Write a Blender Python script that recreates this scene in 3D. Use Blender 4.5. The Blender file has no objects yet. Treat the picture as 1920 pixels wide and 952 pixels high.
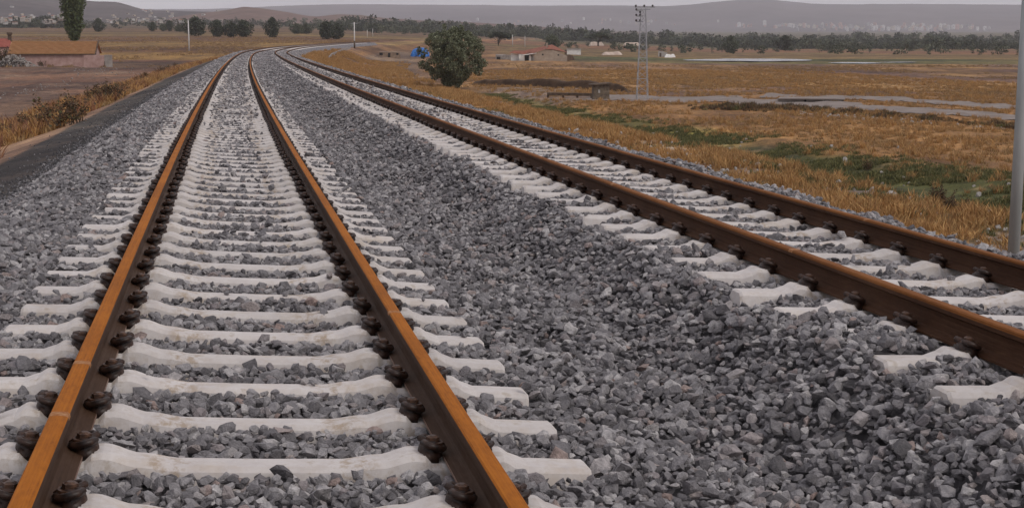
import bpy, bmesh, math, random
import numpy as np
from mathutils import Vector, Matrix

R = math.radians
random.seed(7)
rng = np.random.default_rng(11)
scene = bpy.context.scene
col = scene.collection

# ------------------------------------------------------------------ camera numbers
EYE = 1.40          # eye height above the rail tops
FPX, CX, CY, YH = 2625.0, 960.0, 476.0, 78.5
PITCH = math.atan((CY - YH) / FPX)

# ------------------------------------------------------------------ helpers
def tag(o, label=None, cat=None, group=None, kind=None):
    if label: o['label'] = label
    if cat: o['category'] = cat
    if group: o['group'] = group
    if kind: o['kind'] = kind
    return o

def link(o, parent=None):
    col.objects.link(o)
    if parent is not None: o.parent = parent
    return o

def empty(name, loc=(0, 0, 0), rz=0.0):
    o = bpy.data.objects.new(name, None)
    o.empty_display_size = 0.3
    o.location = loc
    o.rotation_euler = (0, 0, rz)
    return link(o)

def mesh_obj(name, verts, faces, mats, parent=None, smooth=False, fmat=None):
    me = bpy.data.meshes.new(name)
    me.from_pydata([tuple(v) for v in verts], [], [tuple(f) for f in faces])
    if not isinstance(mats, (list, tuple)): mats = [mats]
    for m in mats: me.materials.append(m)
    if fmat is not None: me.polygons.foreach_set('material_index', np.asarray(fmat, np.int32))
    if smooth: me.polygons.foreach_set('use_smooth', np.ones(len(me.polygons), bool))
    me.update()
    o = bpy.data.objects.new(name, me)
    return link(o, parent)

def grid_obj(name, X, Y, Z, mat, attrs=None, colors=None, smooth=True):
    """rows x cols arrays -> one quad sheet"""
    n, m = X.shape
    co = np.stack([X, Y, Z], -1).reshape(-1, 3).astype(np.float32)
    i = np.arange(n * m).reshape(n, m)
    q = np.stack([i[:-1, :-1], i[:-1, 1:], i[1:, 1:], i[1:, :-1]], -1).reshape(-1, 4)
    me = bpy.data.meshes.new(name)
    me.vertices.add(len(co)); me.vertices.foreach_set('co', co.ravel())
    me.loops.add(q.size); me.loops.foreach_set('vertex_index', q.ravel().astype(np.int32))
    me.polygons.add(len(q)); me.polygons.foreach_set('loop_start', (np.arange(len(q)) * 4).astype(np.int32))
    if smooth: me.polygons.foreach_set('use_smooth', np.ones(len(q), bool))
    me.update(calc_edges=True)
    if colors is not None:
        a = me.color_attributes.new('tint', 'FLOAT_COLOR', 'POINT')
        c = np.ones((n * m, 4), np.float32); c[:, :3] = colors.reshape(-1, 3)
        a.data.foreach_set('color', c.ravel())
    me.materials.append(mat)
    o = bpy.data.objects.new(name, me)
    return link(o)

class MB:
    """collects simple shapes into one mesh"""
    def __init__(s): s.v, s.f, s.m = [], [], []
    def add(s, vs, fs, mi=0):
        b = len(s.v); s.v += [tuple(v) for v in vs]
        s.f += [tuple(i + b for i in f) for f in fs]; s.m += [mi] * len(fs)
        return s
    def box(s, x0, x1, y0, y1, z0, z1, mi=0):
        vs = [(x0, y0, z0), (x1, y0, z0), (x1, y1, z0), (x0, y1, z0), (x0, y0, z1), (x1, y0, z1), (x1, y1, z1), (x0, y1, z1)]
        return s.add(vs, [(3, 2, 1, 0), (4, 5, 6, 7), (0, 1, 5, 4), (1, 2, 6, 5), (2, 3, 7, 6), (3, 0, 4, 7)], mi)
    def tube(s, pts, rad, n=8, mi=0, cap=True):
        pts = [Vector(p) for p in pts]
        if not isinstance(rad, (list, tuple)): rad = [rad] * len(pts)
        vs, fs = [], []
        for i, p in enumerate(pts):
            d = (pts[min(i + 1, len(pts) - 1)] - pts[max(i - 1, 0)]).normalized()
            a = d.cross(Vector((0, 0, 1)))
            if a.length < 1e-3: a = d.cross(Vector((0, 1, 0)))
            a.normalize(); b = d.cross(a)
            for k in range(n):
                t = 2 * math.pi * k / n
                vs.append(p + (a * math.cos(t) + b * math.sin(t)) * rad[i])
        for i in range(len(pts) - 1):
            for k in range(n):
                k2 = (k + 1) % n
                fs.append((i * n + k, (i + 1) * n + k, (i + 1) * n + k2, i * n + k2))
        if cap:
            fs.append(tuple(range(n))); fs.append(tuple(range((len(pts) - 1) * n, len(pts) * n))[::-1])
        return s.add(vs, fs, mi)
    def build(s, name, mats, parent=None, smooth=False):
        return mesh_obj(name, s.v, s.f, mats, parent, smooth, s.m)

def copy_tree(o, parent=None):
    c = o.copy(); col.objects.link(c)
    if parent is not None: c.parent = parent
    for ch in list(o.children): copy_tree(ch, c)
    return c

# smooth value noise ------------------------------------------------
def _h(ix, iy, s):
    n = (ix.astype(np.int64) * 374761393 + iy.astype(np.int64) * 668265263 + s * 1442695041) & 0xffffffff
    n = ((n ^ (n >> 13)) * 1274126177) & 0xffffffff
    n = n ^ (n >> 16)
    return (n & 0xffff) / 65535.0
def vnoise(x, y, s=0):
    x = np.asarray(x, float); y = np.asarray(y, float)
    ix = np.floor(x); iy = np.floor(y); fx = x - ix; fy = y - iy
    fx = fx * fx * (3 - 2 * fx); fy = fy * fy * (3 - 2 * fy)
    a = _h(ix, iy, s); b = _h(ix + 1, iy, s); c = _h(ix, iy + 1, s); d = _h(ix + 1, iy + 1, s)
    return (a + (b - a) * fx) * (1 - fy) + (c + (d - c) * fx) * fy
def fbm(x, y, s=0, o=4):
    t = 0; a = .5; n = 0
    for k in range(o):
        t = t + a * vnoise(x * 2 ** k, y * 2 ** k, s + k * 17); n += a; a *= .5
    return t / n
def sst(a, b, x):
    t = np.clip((x - a) / (b - a), 0, 1); return t * t * (3 - 2 * t)

# ------------------------------------------------------------------ track alignment
DS = 0.25
_s = np.arange(-6, 760, DS)
_k = np.interp(_s, [-6, 0, 30, 80, 130, 165, 185, 290, 320, 800], [.0004, .0004, .0002, .00015, .00015, .0002, .0010, .0010, .00035, .00035])
_i0 = int(6 / DS)
_th = np.cumsum(_k) * DS; _th = 0.2043 - (_th - _th[_i0])
_x = np.cumsum(-np.sin(_th) * DS); _y = np.cumsum(np.cos(_th) * DS)
_x = _x - _x[_i0] + 0.135; _y = _y - _y[_i0]
CANT = -0.105 / 1.505     # left rail high
S2, DZ2 = 4.12, 0.058     # second track: spacing and height
def track(s):
    return np.interp(s, _s, _x), np.interp(s, _s, _y), np.interp(s, _s, _th)
def tz(s):
    s = np.asarray(s, float); return np.where(s < 150, 0.0, np.where(s < 250, 2.8e-5 * (s - 150) ** 2, .28 + .0056 * (s - 250)))
def to_xy(s, u):
    x, y, th = track(s); return x + np.cos(th) * u, y + np.sin(th) * u
def to_su(x, y):
    s = np.clip(np.asarray(y, float) * 1.02, -5, 750)
    for _ in range(5):
        cx, cy, th = track(s)
        s = s + (x - cx) * -np.sin(th) + (y - cy) * np.cos(th)
        s = np.clip(s, -5, 750)
    cx, cy, th = track(s)
    return s, (x - cx) * np.cos(th) + (y - cy) * np.sin(th)

# ------------------------------------------------------------------ terrain height
UL, UR = -3.1, 6.8
def plain_left(x, y):
    bear = CX + FPX * x / np.maximum(y, 1.0)
    fac = np.clip((1350 - bear) / 780, 0, 1)
    rise = .0165 * np.maximum(y - 290, 0) ** 1.0
    rise = np.where(y > 2600, .0165 * 2310 + .004 * (y - 2600), rise)
    return rise * fac
def ground_z(x, y):
    x = np.asarray(x, float); y = np.asarray(y, float)
    s, u = to_su(x, y)
    z0 = tz(s)
    rise = plain_left(x, y)
    far = np.where(y > 1400, .010 * (y - 1400), 0) * (1 - np.clip((1350 - (CX + FPX * x / np.maximum(y, 1))) / 780, 0, 1))
    pl = -2.35 + rise + far
    pr = -3.85 + rise + far
    zl = np.interp(-u, [0, 3.1, 4.5], [-.5, -.74, -.96]) + z0
    tl = np.interp(-u, [4.5, 7.0, 10.5, 14], [0, .55, .93, 1.0])
    zL = zl * (1 - tl) + pl * tl
    zr = np.interp(u, [0, 6.7, 7.1], [-.6, -.93, -1.02]) + z0
    tr = np.interp(u, [7.1, 9.2, 13.5, 18.0], [0, .27, .83, 1.0])
    zR = zr * (1 - tr) + pr * tr
    z = np.where(u < 0, zL, zR)
    ditch = np.exp(-((u - 25.2) / 2.2) ** 2) * sst(20, 40, y) * (1 - sst(150, 200, y))
    z = z - .45 * ditch
    lump = (fbm(x * .35, y * .35, 3) - .5) * .5 * sst(8, 14, np.abs(u - 2)) * (1 - sst(300, 600, y))
    lump = lump + (fbm(x * .02, y * .02, 5) - .5) * 3 * sst(700, 1500, y)
    return z + lump

def at(px, py, dmax=9000):
    """the ground point seen at a photograph pixel"""
    u = (px - CX) / FPX; v = (CY - py) / FPX
    d = np.array([u, math.cos(PITCH) + v * math.sin(PITCH), -math.sin(PITCH) + v * math.cos(PITCH)])
    d = d / d[1]
    t = np.geomspace(5, dmax, 4000)
    g = ground_z(d[0] * t, t) - (EYE + d[2] * t)
    k = np.argmax(g > 0)
    if g[k] <= 0: k = len(t) - 1
    return float(d[0] * t[k]), float(t[k]), float(ground_z(d[0] * t[k], t[k]))
def at_d(px, y):
    x = (px - CX) / FPX * y
    return float(x), float(y), float(ground_z(x, y))

# ------------------------------------------------------------------ materials
def new_mat(name):
    m = bpy.data.materials.new(name); m.use_nodes = True
    nt = m.node_tree; nt.nodes.clear()
    out = nt.nodes.new('ShaderNodeOutputMaterial'); b = nt.nodes.new('ShaderNodeBsdfPrincipled')
    nt.links.new(b.outputs[0], out.inputs[0])
    b.inputs['Specular IOR Level'].default_value = .3
    return m, nt, b
def N(nt, t, **kw):
    n = nt.nodes.new(t)
    for k, v in kw.items(): setattr(n, k, v)
    return n
def tex_coord(nt, which='Object', scale=(1, 1, 1)):
    tc = N(nt, 'ShaderNodeTexCoord'); mp = N(nt, 'ShaderNodeMapping')
    mp.inputs['Scale'].default_value = scale
    nt.links.new(tc.outputs[which], mp.inputs[0]); return mp.outputs[0]
def noise(nt, vec, scale, detail=4, rough=.6):
    n = N(nt, 'ShaderNodeTexNoise'); n.inputs['Scale'].default_value = scale
    n.inputs['Detail'].default_value = detail; n.inputs['Roughness'].default_value = rough
    if vec is not None: nt.links.new(vec, n.inputs['Vector'])
    return n.outputs['Fac']
def ramp(nt, fac, stops, interp='LINEAR'):
    r = N(nt, 'ShaderNodeValToRGB'); r.color_ramp.interpolation = interp
    el = r.color_ramp.elements
    while len(el) > 1: el.remove(el[-1])
    for i, (p, c) in enumerate(stops):
        e = el[0] if i == 0 else el.new(p)
        e.position = p; e.color = (*c, 1) if len(c) == 3 else c
    nt.links.new(fac, r.inputs[0]); return r.outputs[0]
def mixc(nt, fac, a, b, mode='MIX'):
    m = N(nt, 'ShaderNodeMix', data_type='RGBA', blend_type=mode)
    for sock, val in ((m.inputs['Factor'], fac), (m.inputs['A'], a), (m.inputs['B'], b)):
        if hasattr(val, 'links') or hasattr(val, 'is_output'): nt.links.new(val, sock)
        elif isinstance(val, (int, float)): sock.default_value = val
        else: sock.default_value = (*val, 1)
    # RGBA sockets of the Mix node are the third pair
    return [o for o in m.outputs if o.type == 'RGBA'][0]
def mixc(nt, fac, a, b, mode='MIX'):
    m = N(nt, 'ShaderNodeMixRGB', blend_type=mode)
    for i, val in enumerate((fac, a, b)):
        if isinstance(val, bpy.types.NodeSocket): nt.links.new(val, m.inputs[i])
        elif isinstance(val, (int, float)): m.inputs[i].default_value = val
        else: m.inputs[i].default_value = (*val, 1)
    return m.outputs[0]
def bump(nt, b, h, strength=.5, dist=.02):
    n = N(nt, 'ShaderNodeBump'); n.inputs['Strength'].default_value = strength; n.inputs['Distance'].default_value = dist
    nt.links.new(h, n.inputs['Height']); nt.links.new(n.outputs[0], b.inputs['Normal'])

def simple(name, c1, c2, scale=3., rough=.85, coord='Object', bs=.3, bd=.01, stretch=(1, 1, 1), spread=(.35, .65), detail=5):
    m, nt, b = new_mat(name)
    v = tex_coord(nt, coord, stretch)
    f = noise(nt, v, scale, detail)
    nt.links.new(ramp(nt, f, [(spread[0], c1), (spread[1], c2)]), b.inputs['Base Color'])
    b.inputs['Roughness'].default_value = rough
    if bs: bump(nt, b, noise(nt, v, scale * 4, 5), bs, bd)
    return m

M = {}
# --- ballast stones: each stone its own grey
m, nt, b = new_mat('crushed_stone'); M['stone'] = m
oi = N(nt, 'ShaderNodeObjectInfo')
base = ramp(nt, oi.outputs['Random'], [(0, (.125, .118, .122)), (.22, (.215, .205, .211)), (.5, (.30, .287, .293)), (.68, (.385, .369, .373)),
                                       (.80, (.54, .52, .51)), (.87, (.32, .285, .285)), (.93, (.19, .183, .192)), (.972, (.42, .365, .345)), (.985, (.34, .25, .22)), (1, (.4, .37, .37))])
v = tex_coord(nt, 'Object')
f1 = noise(nt, v, 1.6, 6, .65)
c = mixc(nt, 1.0, base, ramp(nt, f1, [(.3, (.54, .535, .545)), (.7, (1.24, 1.21, 1.21))]), 'MULTIPLY')
nt.links.new(c, b.inputs['Base Color']); b.inputs['Roughness'].default_value = .85
bump(nt, b, noise(nt, v, 5, 5), .5, .12)
# --- ballast bed (under and beyond the separate stones)
m, nt, b = new_mat('ballast_bed'); M['bed'] = m
v = tex_coord(nt, 'Object')
vo = N(nt, 'ShaderNodeTexVoronoi'); vo.inputs['Scale'].default_value = 17; nt.links.new(v, vo.inputs['Vector'])
sepc = N(nt, 'ShaderNodeSeparateColor'); nt.links.new(vo.outputs['Color'], sepc.inputs[0])
c1 = ramp(nt, sepc.outputs[0], [(0, (.088, .083, .087)), (.35, (.172, .163, .170)), (.7, (.255, .243, .252)), (1, (.375, .36, .365))])
vo2 = N(nt, 'ShaderNodeTexVoronoi', feature='DISTANCE_TO_EDGE'); vo2.inputs['Scale'].default_value = 17; nt.links.new(v, vo2.inputs['Vector'])
nt.links.new(mixc(nt, 1.0, c1, ramp(nt, noise(nt, v, .7, 5), [(.3, (.68, .67, .68)), (.7, (1.02, 1.0, 1.0))]), 'MULTIPLY'), b.inputs['Base Color'])
b.inputs['Roughness'].default_value = .95
bump(nt, b, vo2.outputs['Distance'], 1.0, .05)
# --- concrete sleepers
m, nt, b = new_mat('sleeper_concrete'); M['concrete'] = m
v = tex_coord(nt, 'Object'); oi = N(nt, 'ShaderNodeObjectInfo')
vadd = N(nt, 'ShaderNodeVectorMath', operation='ADD'); nt.links.new(v, vadd.inputs[0])
sc_ = N(nt, 'ShaderNodeVectorMath', operation='SCALE'); nt.links.new(oi.outputs['Location'], sc_.inputs[0]); sc_.inputs['Scale'].default_value = 3.1
nt.links.new(sc_.outputs[0], vadd.inputs[1]); v = vadd.outputs[0]
c0 = ramp(nt, noise(nt, v, 7, 6, .7), [(.3, (.52, .475, .46)), (.7, (.645, .60, .575))])
c1 = mixc(nt, ramp(nt, noise(nt, v, 2.6, 5, .7), [(.52, (0, 0, 0)), (.72, (.6, .6, .6))]), c0, (.50, .40, .30))
c1 = mixc(nt, ramp(nt, noise(nt, v, 14, 4, .6), [(.60, (0, 0, 0)), (.70, (.5, .5, .5))]), c1, (.33, .26, .19))
sx = N(nt, 'ShaderNodeSeparateXYZ'); tc2 = N(nt, 'ShaderNodeTexCoord'); nt.links.new(tc2.outputs['Object'], sx.inputs[0])
ab = N(nt, 'ShaderNodeMath', operation='ABSOLUTE'); nt.links.new(sx.outputs[0], ab.inputs[0])
band = ramp(nt, ab.outputs[0], [(.05, (.1, .1, .1)), (.24, (.25, .25, .25)), (.30, (1, 1, 1)), (.40, (1, 1, 1)), (.46, (.15, .15, .15)), (.58, (.3, .3, .3)), (.66, (.9, .9, .9)), (.86, (.9, .9, .9)), (.96, (.25, .25, .25)), (1, (.2, .2, .2))])
st_ = mixc(nt, 1, band, ramp(nt, noise(nt, v, 22, 5, .7), [(.45, (0, 0, 0)), (.6, (.75, .75, .75))]), 'MULTIPLY')
c1 = mixc(nt, st_, c1, (.36, .27, .19))
ran = ramp(nt, oi.outputs['Random'], [(0, (.88, .88, .88)), (1, (1.03, 1.03, 1.03))])
nt.links.new(mixc(nt, 1, c1, ran, 'MULTIPLY'), b.inputs['Base Color']); b.inputs['Roughness'].default_value = .8
bump(nt, b, noise(nt, v, 60, 4), .25, .004)
# --- rails
def rust(name, stops, scale, rough, bs=.25):
    m, nt, b = new_mat(name); b.inputs['Specular IOR Level'].default_value = .12
    v = tex_coord(nt, 'UV', (1, 1, 1))
    big = noise(nt, v, .8, 6, .7)
    mp = N(nt, 'ShaderNodeMapping'); mp.inputs['Scale'].default_value = (.6, 60, 1); nt.links.new(v, mp.inputs[0])
    streak = noise(nt, mp.outputs[0], 2.0, 4, .6)
    mp2 = N(nt, 'ShaderNodeMapping'); mp2.inputs['Scale'].default_value = (9, 40, 1); nt.links.new(v, mp2.inputs[0])
    fine = noise(nt, mp2.outputs[0], scale, 6, .7)
    add = N(nt, 'ShaderNodeMath', operation='MULTIPLY_ADD'); add.inputs[1].default_value = .30; nt.links.new(streak, add.inputs[0])
    ma = N(nt, 'ShaderNodeMath', operation='MULTIPLY'); ma.inputs[1].default_value = .3; nt.links.new(fine, ma.inputs[0])
    mb = N(nt, 'ShaderNodeMath', operation='MULTIPLY_ADD'); mb.inputs[1].default_value = .42; nt.links.new(big, mb.inputs[0]); nt.links.new(ma.outputs[0], mb.inputs[2])
    nt.links.new(mb.outputs[0], add.inputs[2])
    nt.links.new(ramp(nt, add.outputs[0], stops), b.inputs['Base Color'])
    b.inputs['Roughness'].default_value = rough
    bump(nt, b, fine, bs, .004)
    return m
M['rust_top'] = rust('orange_rust', [(.36, (.13, .040, .007)), (.44, (.24, .074, .008)), (.54, (.35, .110, .010)), (.62, (.40, .135, .014)), (.72, (.25, .085, .020))], 1.5, .75)
M['rust_side'] = rust('dark_rust', [(.36, (.030, .016, .011)), (.5, (.062, .033, .020)), (.62, (.088, .056, .040)), (.75, (.15, .11, .09))], 1.5, .7)
M['rust_brown'] = rust('brown_rust', [(.34, (.09, .032, .010)), (.47, (.175, .062, .016)), (.6, (.25, .095, .026)), (.72, (.22, .11, .06))], 1.5, .75)
M['rust_web'] = rust('red_brown_rust', [(.36, (.030, .014, .009)), (.5, (.066, .030, .016)), (.62, (.10, .052, .030)), (.75, (.16, .10, .07))], 1.5, .7)
M['rust_foot'] = rust('pale_rust', [(.36, (.11, .055, .034)), (.5, (.22, .14, .11)), (.7, (.38, .30, .26))], 1.5, .75)
M['weld'] = simple('weld_scale', (.26, .085, .015), (.40, .21, .10), 45, .8, bs=.2)
M['clip'] = simple('clip_steel', (.012, .007, .006), (.055, .028, .019), 25, .42, bs=.3, bd=.004)
M['bolt'] = simple('bolt_steel', (.03, .015, .01), (.10, .05, .03), 40, .45, bs=.2, bd=.003)
# --- ground: fields, banks, yard come in as the sheet's own tint, the fine grain from noise
m, nt, b = new_mat('ground_soil'); M['ground'] = m
at_ = N(nt, 'ShaderNodeAttribute', attribute_name='tint')
v = tex_coord(nt, 'Object'); vs_ = tex_coord(nt, 'Object', (.25, 1, 1))
f1 = noise(nt, v, 2.2, 8, .72); f2 = noise(nt, vs_, .35, 6, .7); f3 = noise(nt, v, 14, 5, .7); f4 = noise(nt, vs_, .06, 5, .65)
c = mixc(nt, 1, at_.outputs['Color'], ramp(nt, f1, [(.3, (.48, .48, .5)), (.5, (.98, .98, .98)), (.72, (1.55, 1.52, 1.42))]), 'MULTIPLY')
c = mixc(nt, 1, c, ramp(nt, f2, [(.3, (.66, .64, .66)), (.7, (1.32, 1.3, 1.22))]), 'MULTIPLY')
c = mixc(nt, 1, c, ramp(nt, f3, [(.34, (.55, .55, .55)), (.66, (1.42, 1.4, 1.36))]), 'MULTIPLY')
c = mixc(nt, 1, c, ramp(nt, f4, [(.3, (.70, .66, .68)), (.7, (1.3, 1.28, 1.2))]), 'MULTIPLY')
f6 = noise(nt, tex_coord(nt, 'Object', (1, .14, 1)), .22, 7, .75)
c = mixc(nt, 1, c, ramp(nt, f6, [(.36, (.55, .52, .54)), (.5, (1.0, .98, .97)), (.64, (1.42, 1.40, 1.3))]), 'MULTIPLY')
f5 = noise(nt, tex_coord(nt, 'Object', (.12, 1, 1)), .022, 6, .7)
c = mixc(nt, 1, c, ramp(nt, f5, [(.36, (.66, .60, .60)), (.5, (1.0, .97, .95)), (.64, (1.38, 1.36, 1.2))]), 'MULTIPLY')
nt.links.new(c, b.inputs['Base Color']); b.inputs['Roughness'].default_value = .95
bump(nt, b, f1, .8, .12)
# --- vegetation
def leafmat(name, cs, trans=.15):
    m, nt, b = new_mat(name)
    a = N(nt, 'ShaderNodeAttribute', attribute_name='leaf'); oi = N(nt, 'ShaderNodeObjectInfo')
    sep = N(nt, 'ShaderNodeSeparateColor'); nt.links.new(a.outputs['Color'], sep.inputs[0])
    n = len(cs)
    c = ramp(nt, sep.outputs[0], [(i / (n - 1), cc) for i, cc in enumerate(cs)])
    c = mixc(nt, 1, c, ramp(nt, oi.outputs['Random'], [(0, (.8, .8, .8)), (1, (1.2, 1.2, 1.15))]), 'MULTIPLY')
    nt.links.new(c, b.inputs['Base Color']); b.inputs['Roughness'].default_value = .75
    return m
M['leaf_olive'] = leafmat('olive_leaves', [(.045, .052, .030), (.10, .11, .066), (.185, .195, .125), (.31, .32, .23)])
M['leaf_dark'] = leafmat('dark_leaves', [(.026, .033, .022), (.055, .066, .040), (.11, .12, .078)])
M['leaf_poplar'] = leafmat('poplar_leaves', [(.055, .072, .03), (.105, .135, .056), (.18, .21, .10)])
M['leaf_grey'] = leafmat('grey_green_leaves', [(.05, .06, .04), (.09, .10, .065), (.15, .16, .11)])
M['grass_dry'] = leafmat('dry_grass', [(.28, .142, .054), (.40, .22, .082), (.49, .31, .13), (.33, .158, .058)])
M['grass_straw'] = leafmat('straw', [(.22, .135, .062), (.36, .235, .11), (.27, .155, .066)])
M['grass_green'] = leafmat('green_grass', [(.062, .068, .026), (.112, .112, .042), (.21, .18, .07)])
M['grass_far'] = leafmat('brown_straw', [(.20, .115, .06), (.29, .18, .085), (.36, .24, .115), (.19, .11, .08)])
M['weed_dark'] = leafmat('dried_weed', [(.045, .026, .018), (.095, .055, .032), (.15, .085, .045), (.07, .075, .03)])
M['weed_red'] = leafmat('red_weed', [(.12, .05, .03), (.20, .085, .05), (.28, .14, .07)])
M['bark'] = simple('bark', (.05, .04, .03), (.11, .085, .065), 6, .9, bs=.5, bd=.03)
M['rubble'] = simple('rubble', (.19, .165, .15), (.36, .33, .305), 2, .9, bs=.3)
M['pale_stone'] = simple('pale_stone', (.27, .245, .225), (.46, .43, .40), 3, .9, bs=.3)
# --- buildings and so on
M['plaster_pink'] = simple('pink_plaster', (.33, .20, .175), (.47, .32, .285), 1.2, .9, bs=.3)
M['plaster_grey'] = simple('grey_plaster', (.30, .235, .185), (.40, .33, .265), 1.0, .9, bs=.3)
M['plaster_white'] = simple('white_plaster', (.60, .58, .55), (.76, .74, .71), 1.2, .9, bs=.2)
M['tile_orange'] = simple('orange_tiles', (.56, .30, .14), (.70, .42, .22), 1.4, .85, bs=.5, bd=.05, stretch=(1, 3, 3))
M['tile_red'] = simple('red_tiles', (.17, .055, .034), (.31, .115, .072), 1.6, .85, bs=.5, bd=.05)
M['red_sheet'] = simple('red_sheet', (.22, .06, .045), (.33, .10, .075), 1.5, .8, bs=.2)
M['dark_open'] = simple('dark_opening', (.012, .011, .011), (.03, .026, .024), 2, .9, bs=0)
M['dark_wood'] = simple('dark_wood', (.06, .042, .03), (.13, .09, .065), 4, .9, bs=.4)
M['old_stone'] = simple('old_stone', (.09, .068, .05), (.20, .155, .115), 3.5, .95, bs=.6, bd=.05)
M['tarp'] = simple('blue_tarp', (.018, .12, .42), (.04, .22, .62), 1.0, .55, bs=.5, bd=.2)
M['pole'] = simple('pole_concrete', (.27, .285, .285), (.37, .385, .385), 4, .8, bs=.2, stretch=(1, 1, .2))
M['pole_white'] = simple('pole_pale', (.55, .53, .52), (.68, .66, .64), 3, .8, bs=.1)
M['galv'] = simple('galvanised_steel', (.27, .27, .29), (.38, .38, .40), 5, .55, bs=0)
M['insul'] = simple('insulator_glaze', (.02, .012, .012), (.05, .03, .03), 5, .3, bs=0)
M['road'] = simple('dirt_road', (.18, .145, .128), (.27, .225, .20), .5, .95, bs=.3, bd=.05, detail=8)
M['dirt_shade'] = simple('bank_earth_shade', (.055, .032, .019), (.11, .067, .040), .8, .95, bs=.5, bd=.1)  # earth darkened to hold the bank's near-side shade; also colours the brush heap
M['dirt_pale'] = simple('pale_earth', (.38, .29, .235), (.55, .45, .38), .3, .95, bs=.4, bd=.1)
M['old_earth'] = simple('old_earth', (.17, .12, .085), (.29, .21, .155), 1.5, .95, bs=.5, bd=.1)
M['slab'] = simple('concrete_slab', (.24, .205, .185), (.35, .31, .285), 1, .9, bs=.2)
m, nt, b = new_mat('pond_water'); M['water'] = m
b.inputs['Base Color'].default_value = (.35, .37, .39, 1); b.inputs['Roughness'].default_value = .12
bump(nt, b, noise(nt, tex_coord(nt, 'Object'), 1.5, 4), .15, .03)
M['city'] = [simple('block_' + n, a, c, .03, .9, bs=0) for n, a, c in
             (('white', (.56, .54, .53), (.70, .68, .67)), ('cream', (.48, .43, .36), (.58, .53, .46)), ('grey', (.34, .33, .34), (.45, .44, .45)), ('pink', (.46, .29, .26), (.54, .37, .33)))]
M['house_w'] = [simple('wall_' + n, a, c, .2, .9, bs=0) for n, a, c in
                (('white', (.40, .38, .37), (.52, .50, .48)), ('ochre', (.38, .31, .24), (.48, .4, .32)), ('stone', (.3, .27, .25), (.42, .39, .36)))]
M['house_r'] = [simple('roof_' + n, a, c, .4, .9, bs=0) for n, a, c in
                (('grey', (.24, .22, .22), (.34, .32, .31)), ('red', (.3, .13, .09), (.4, .19, .13)), ('earth', (.28, .22, .18), (.36, .29, .24)))]
# hills
def hillmat(name, cs, sc):
    m, nt, b = new_mat(name)
    v = tex_coord(nt, 'Object'); f = noise(nt, v, sc, 8, .65); g = noise(nt, v, sc * 6, 5, .6)
    c = ramp(nt, f, [(.3 + .4 * i / (len(cs) - 1), cc) for i, cc in enumerate(cs)])
    c = mixc(nt, 1, c, ramp(nt, g, [(.3, (.75, .75, .75)), (.7, (1.25, 1.25, 1.25))]), 'MULTIPLY')
    nt.links.new(c, b.inputs['Base Color']); b.inputs['Roughness'].default_value = 1
    return m
M['hill_far'] = hillmat('far_hill', [(.055, .047, .052), (.095, .078, .082), (.13, .108, .105)], .0012)
M['hill_left'] = hillmat('brown_hill', [(.05, .043, .044), (.085, .07, .068), (.12, .098, .09)], .006)
M['hill_red'] = hillmat('red_hill', [(.105, .062, .05), (.15, .09, .07), (.14, .11, .08)], .008)

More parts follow.
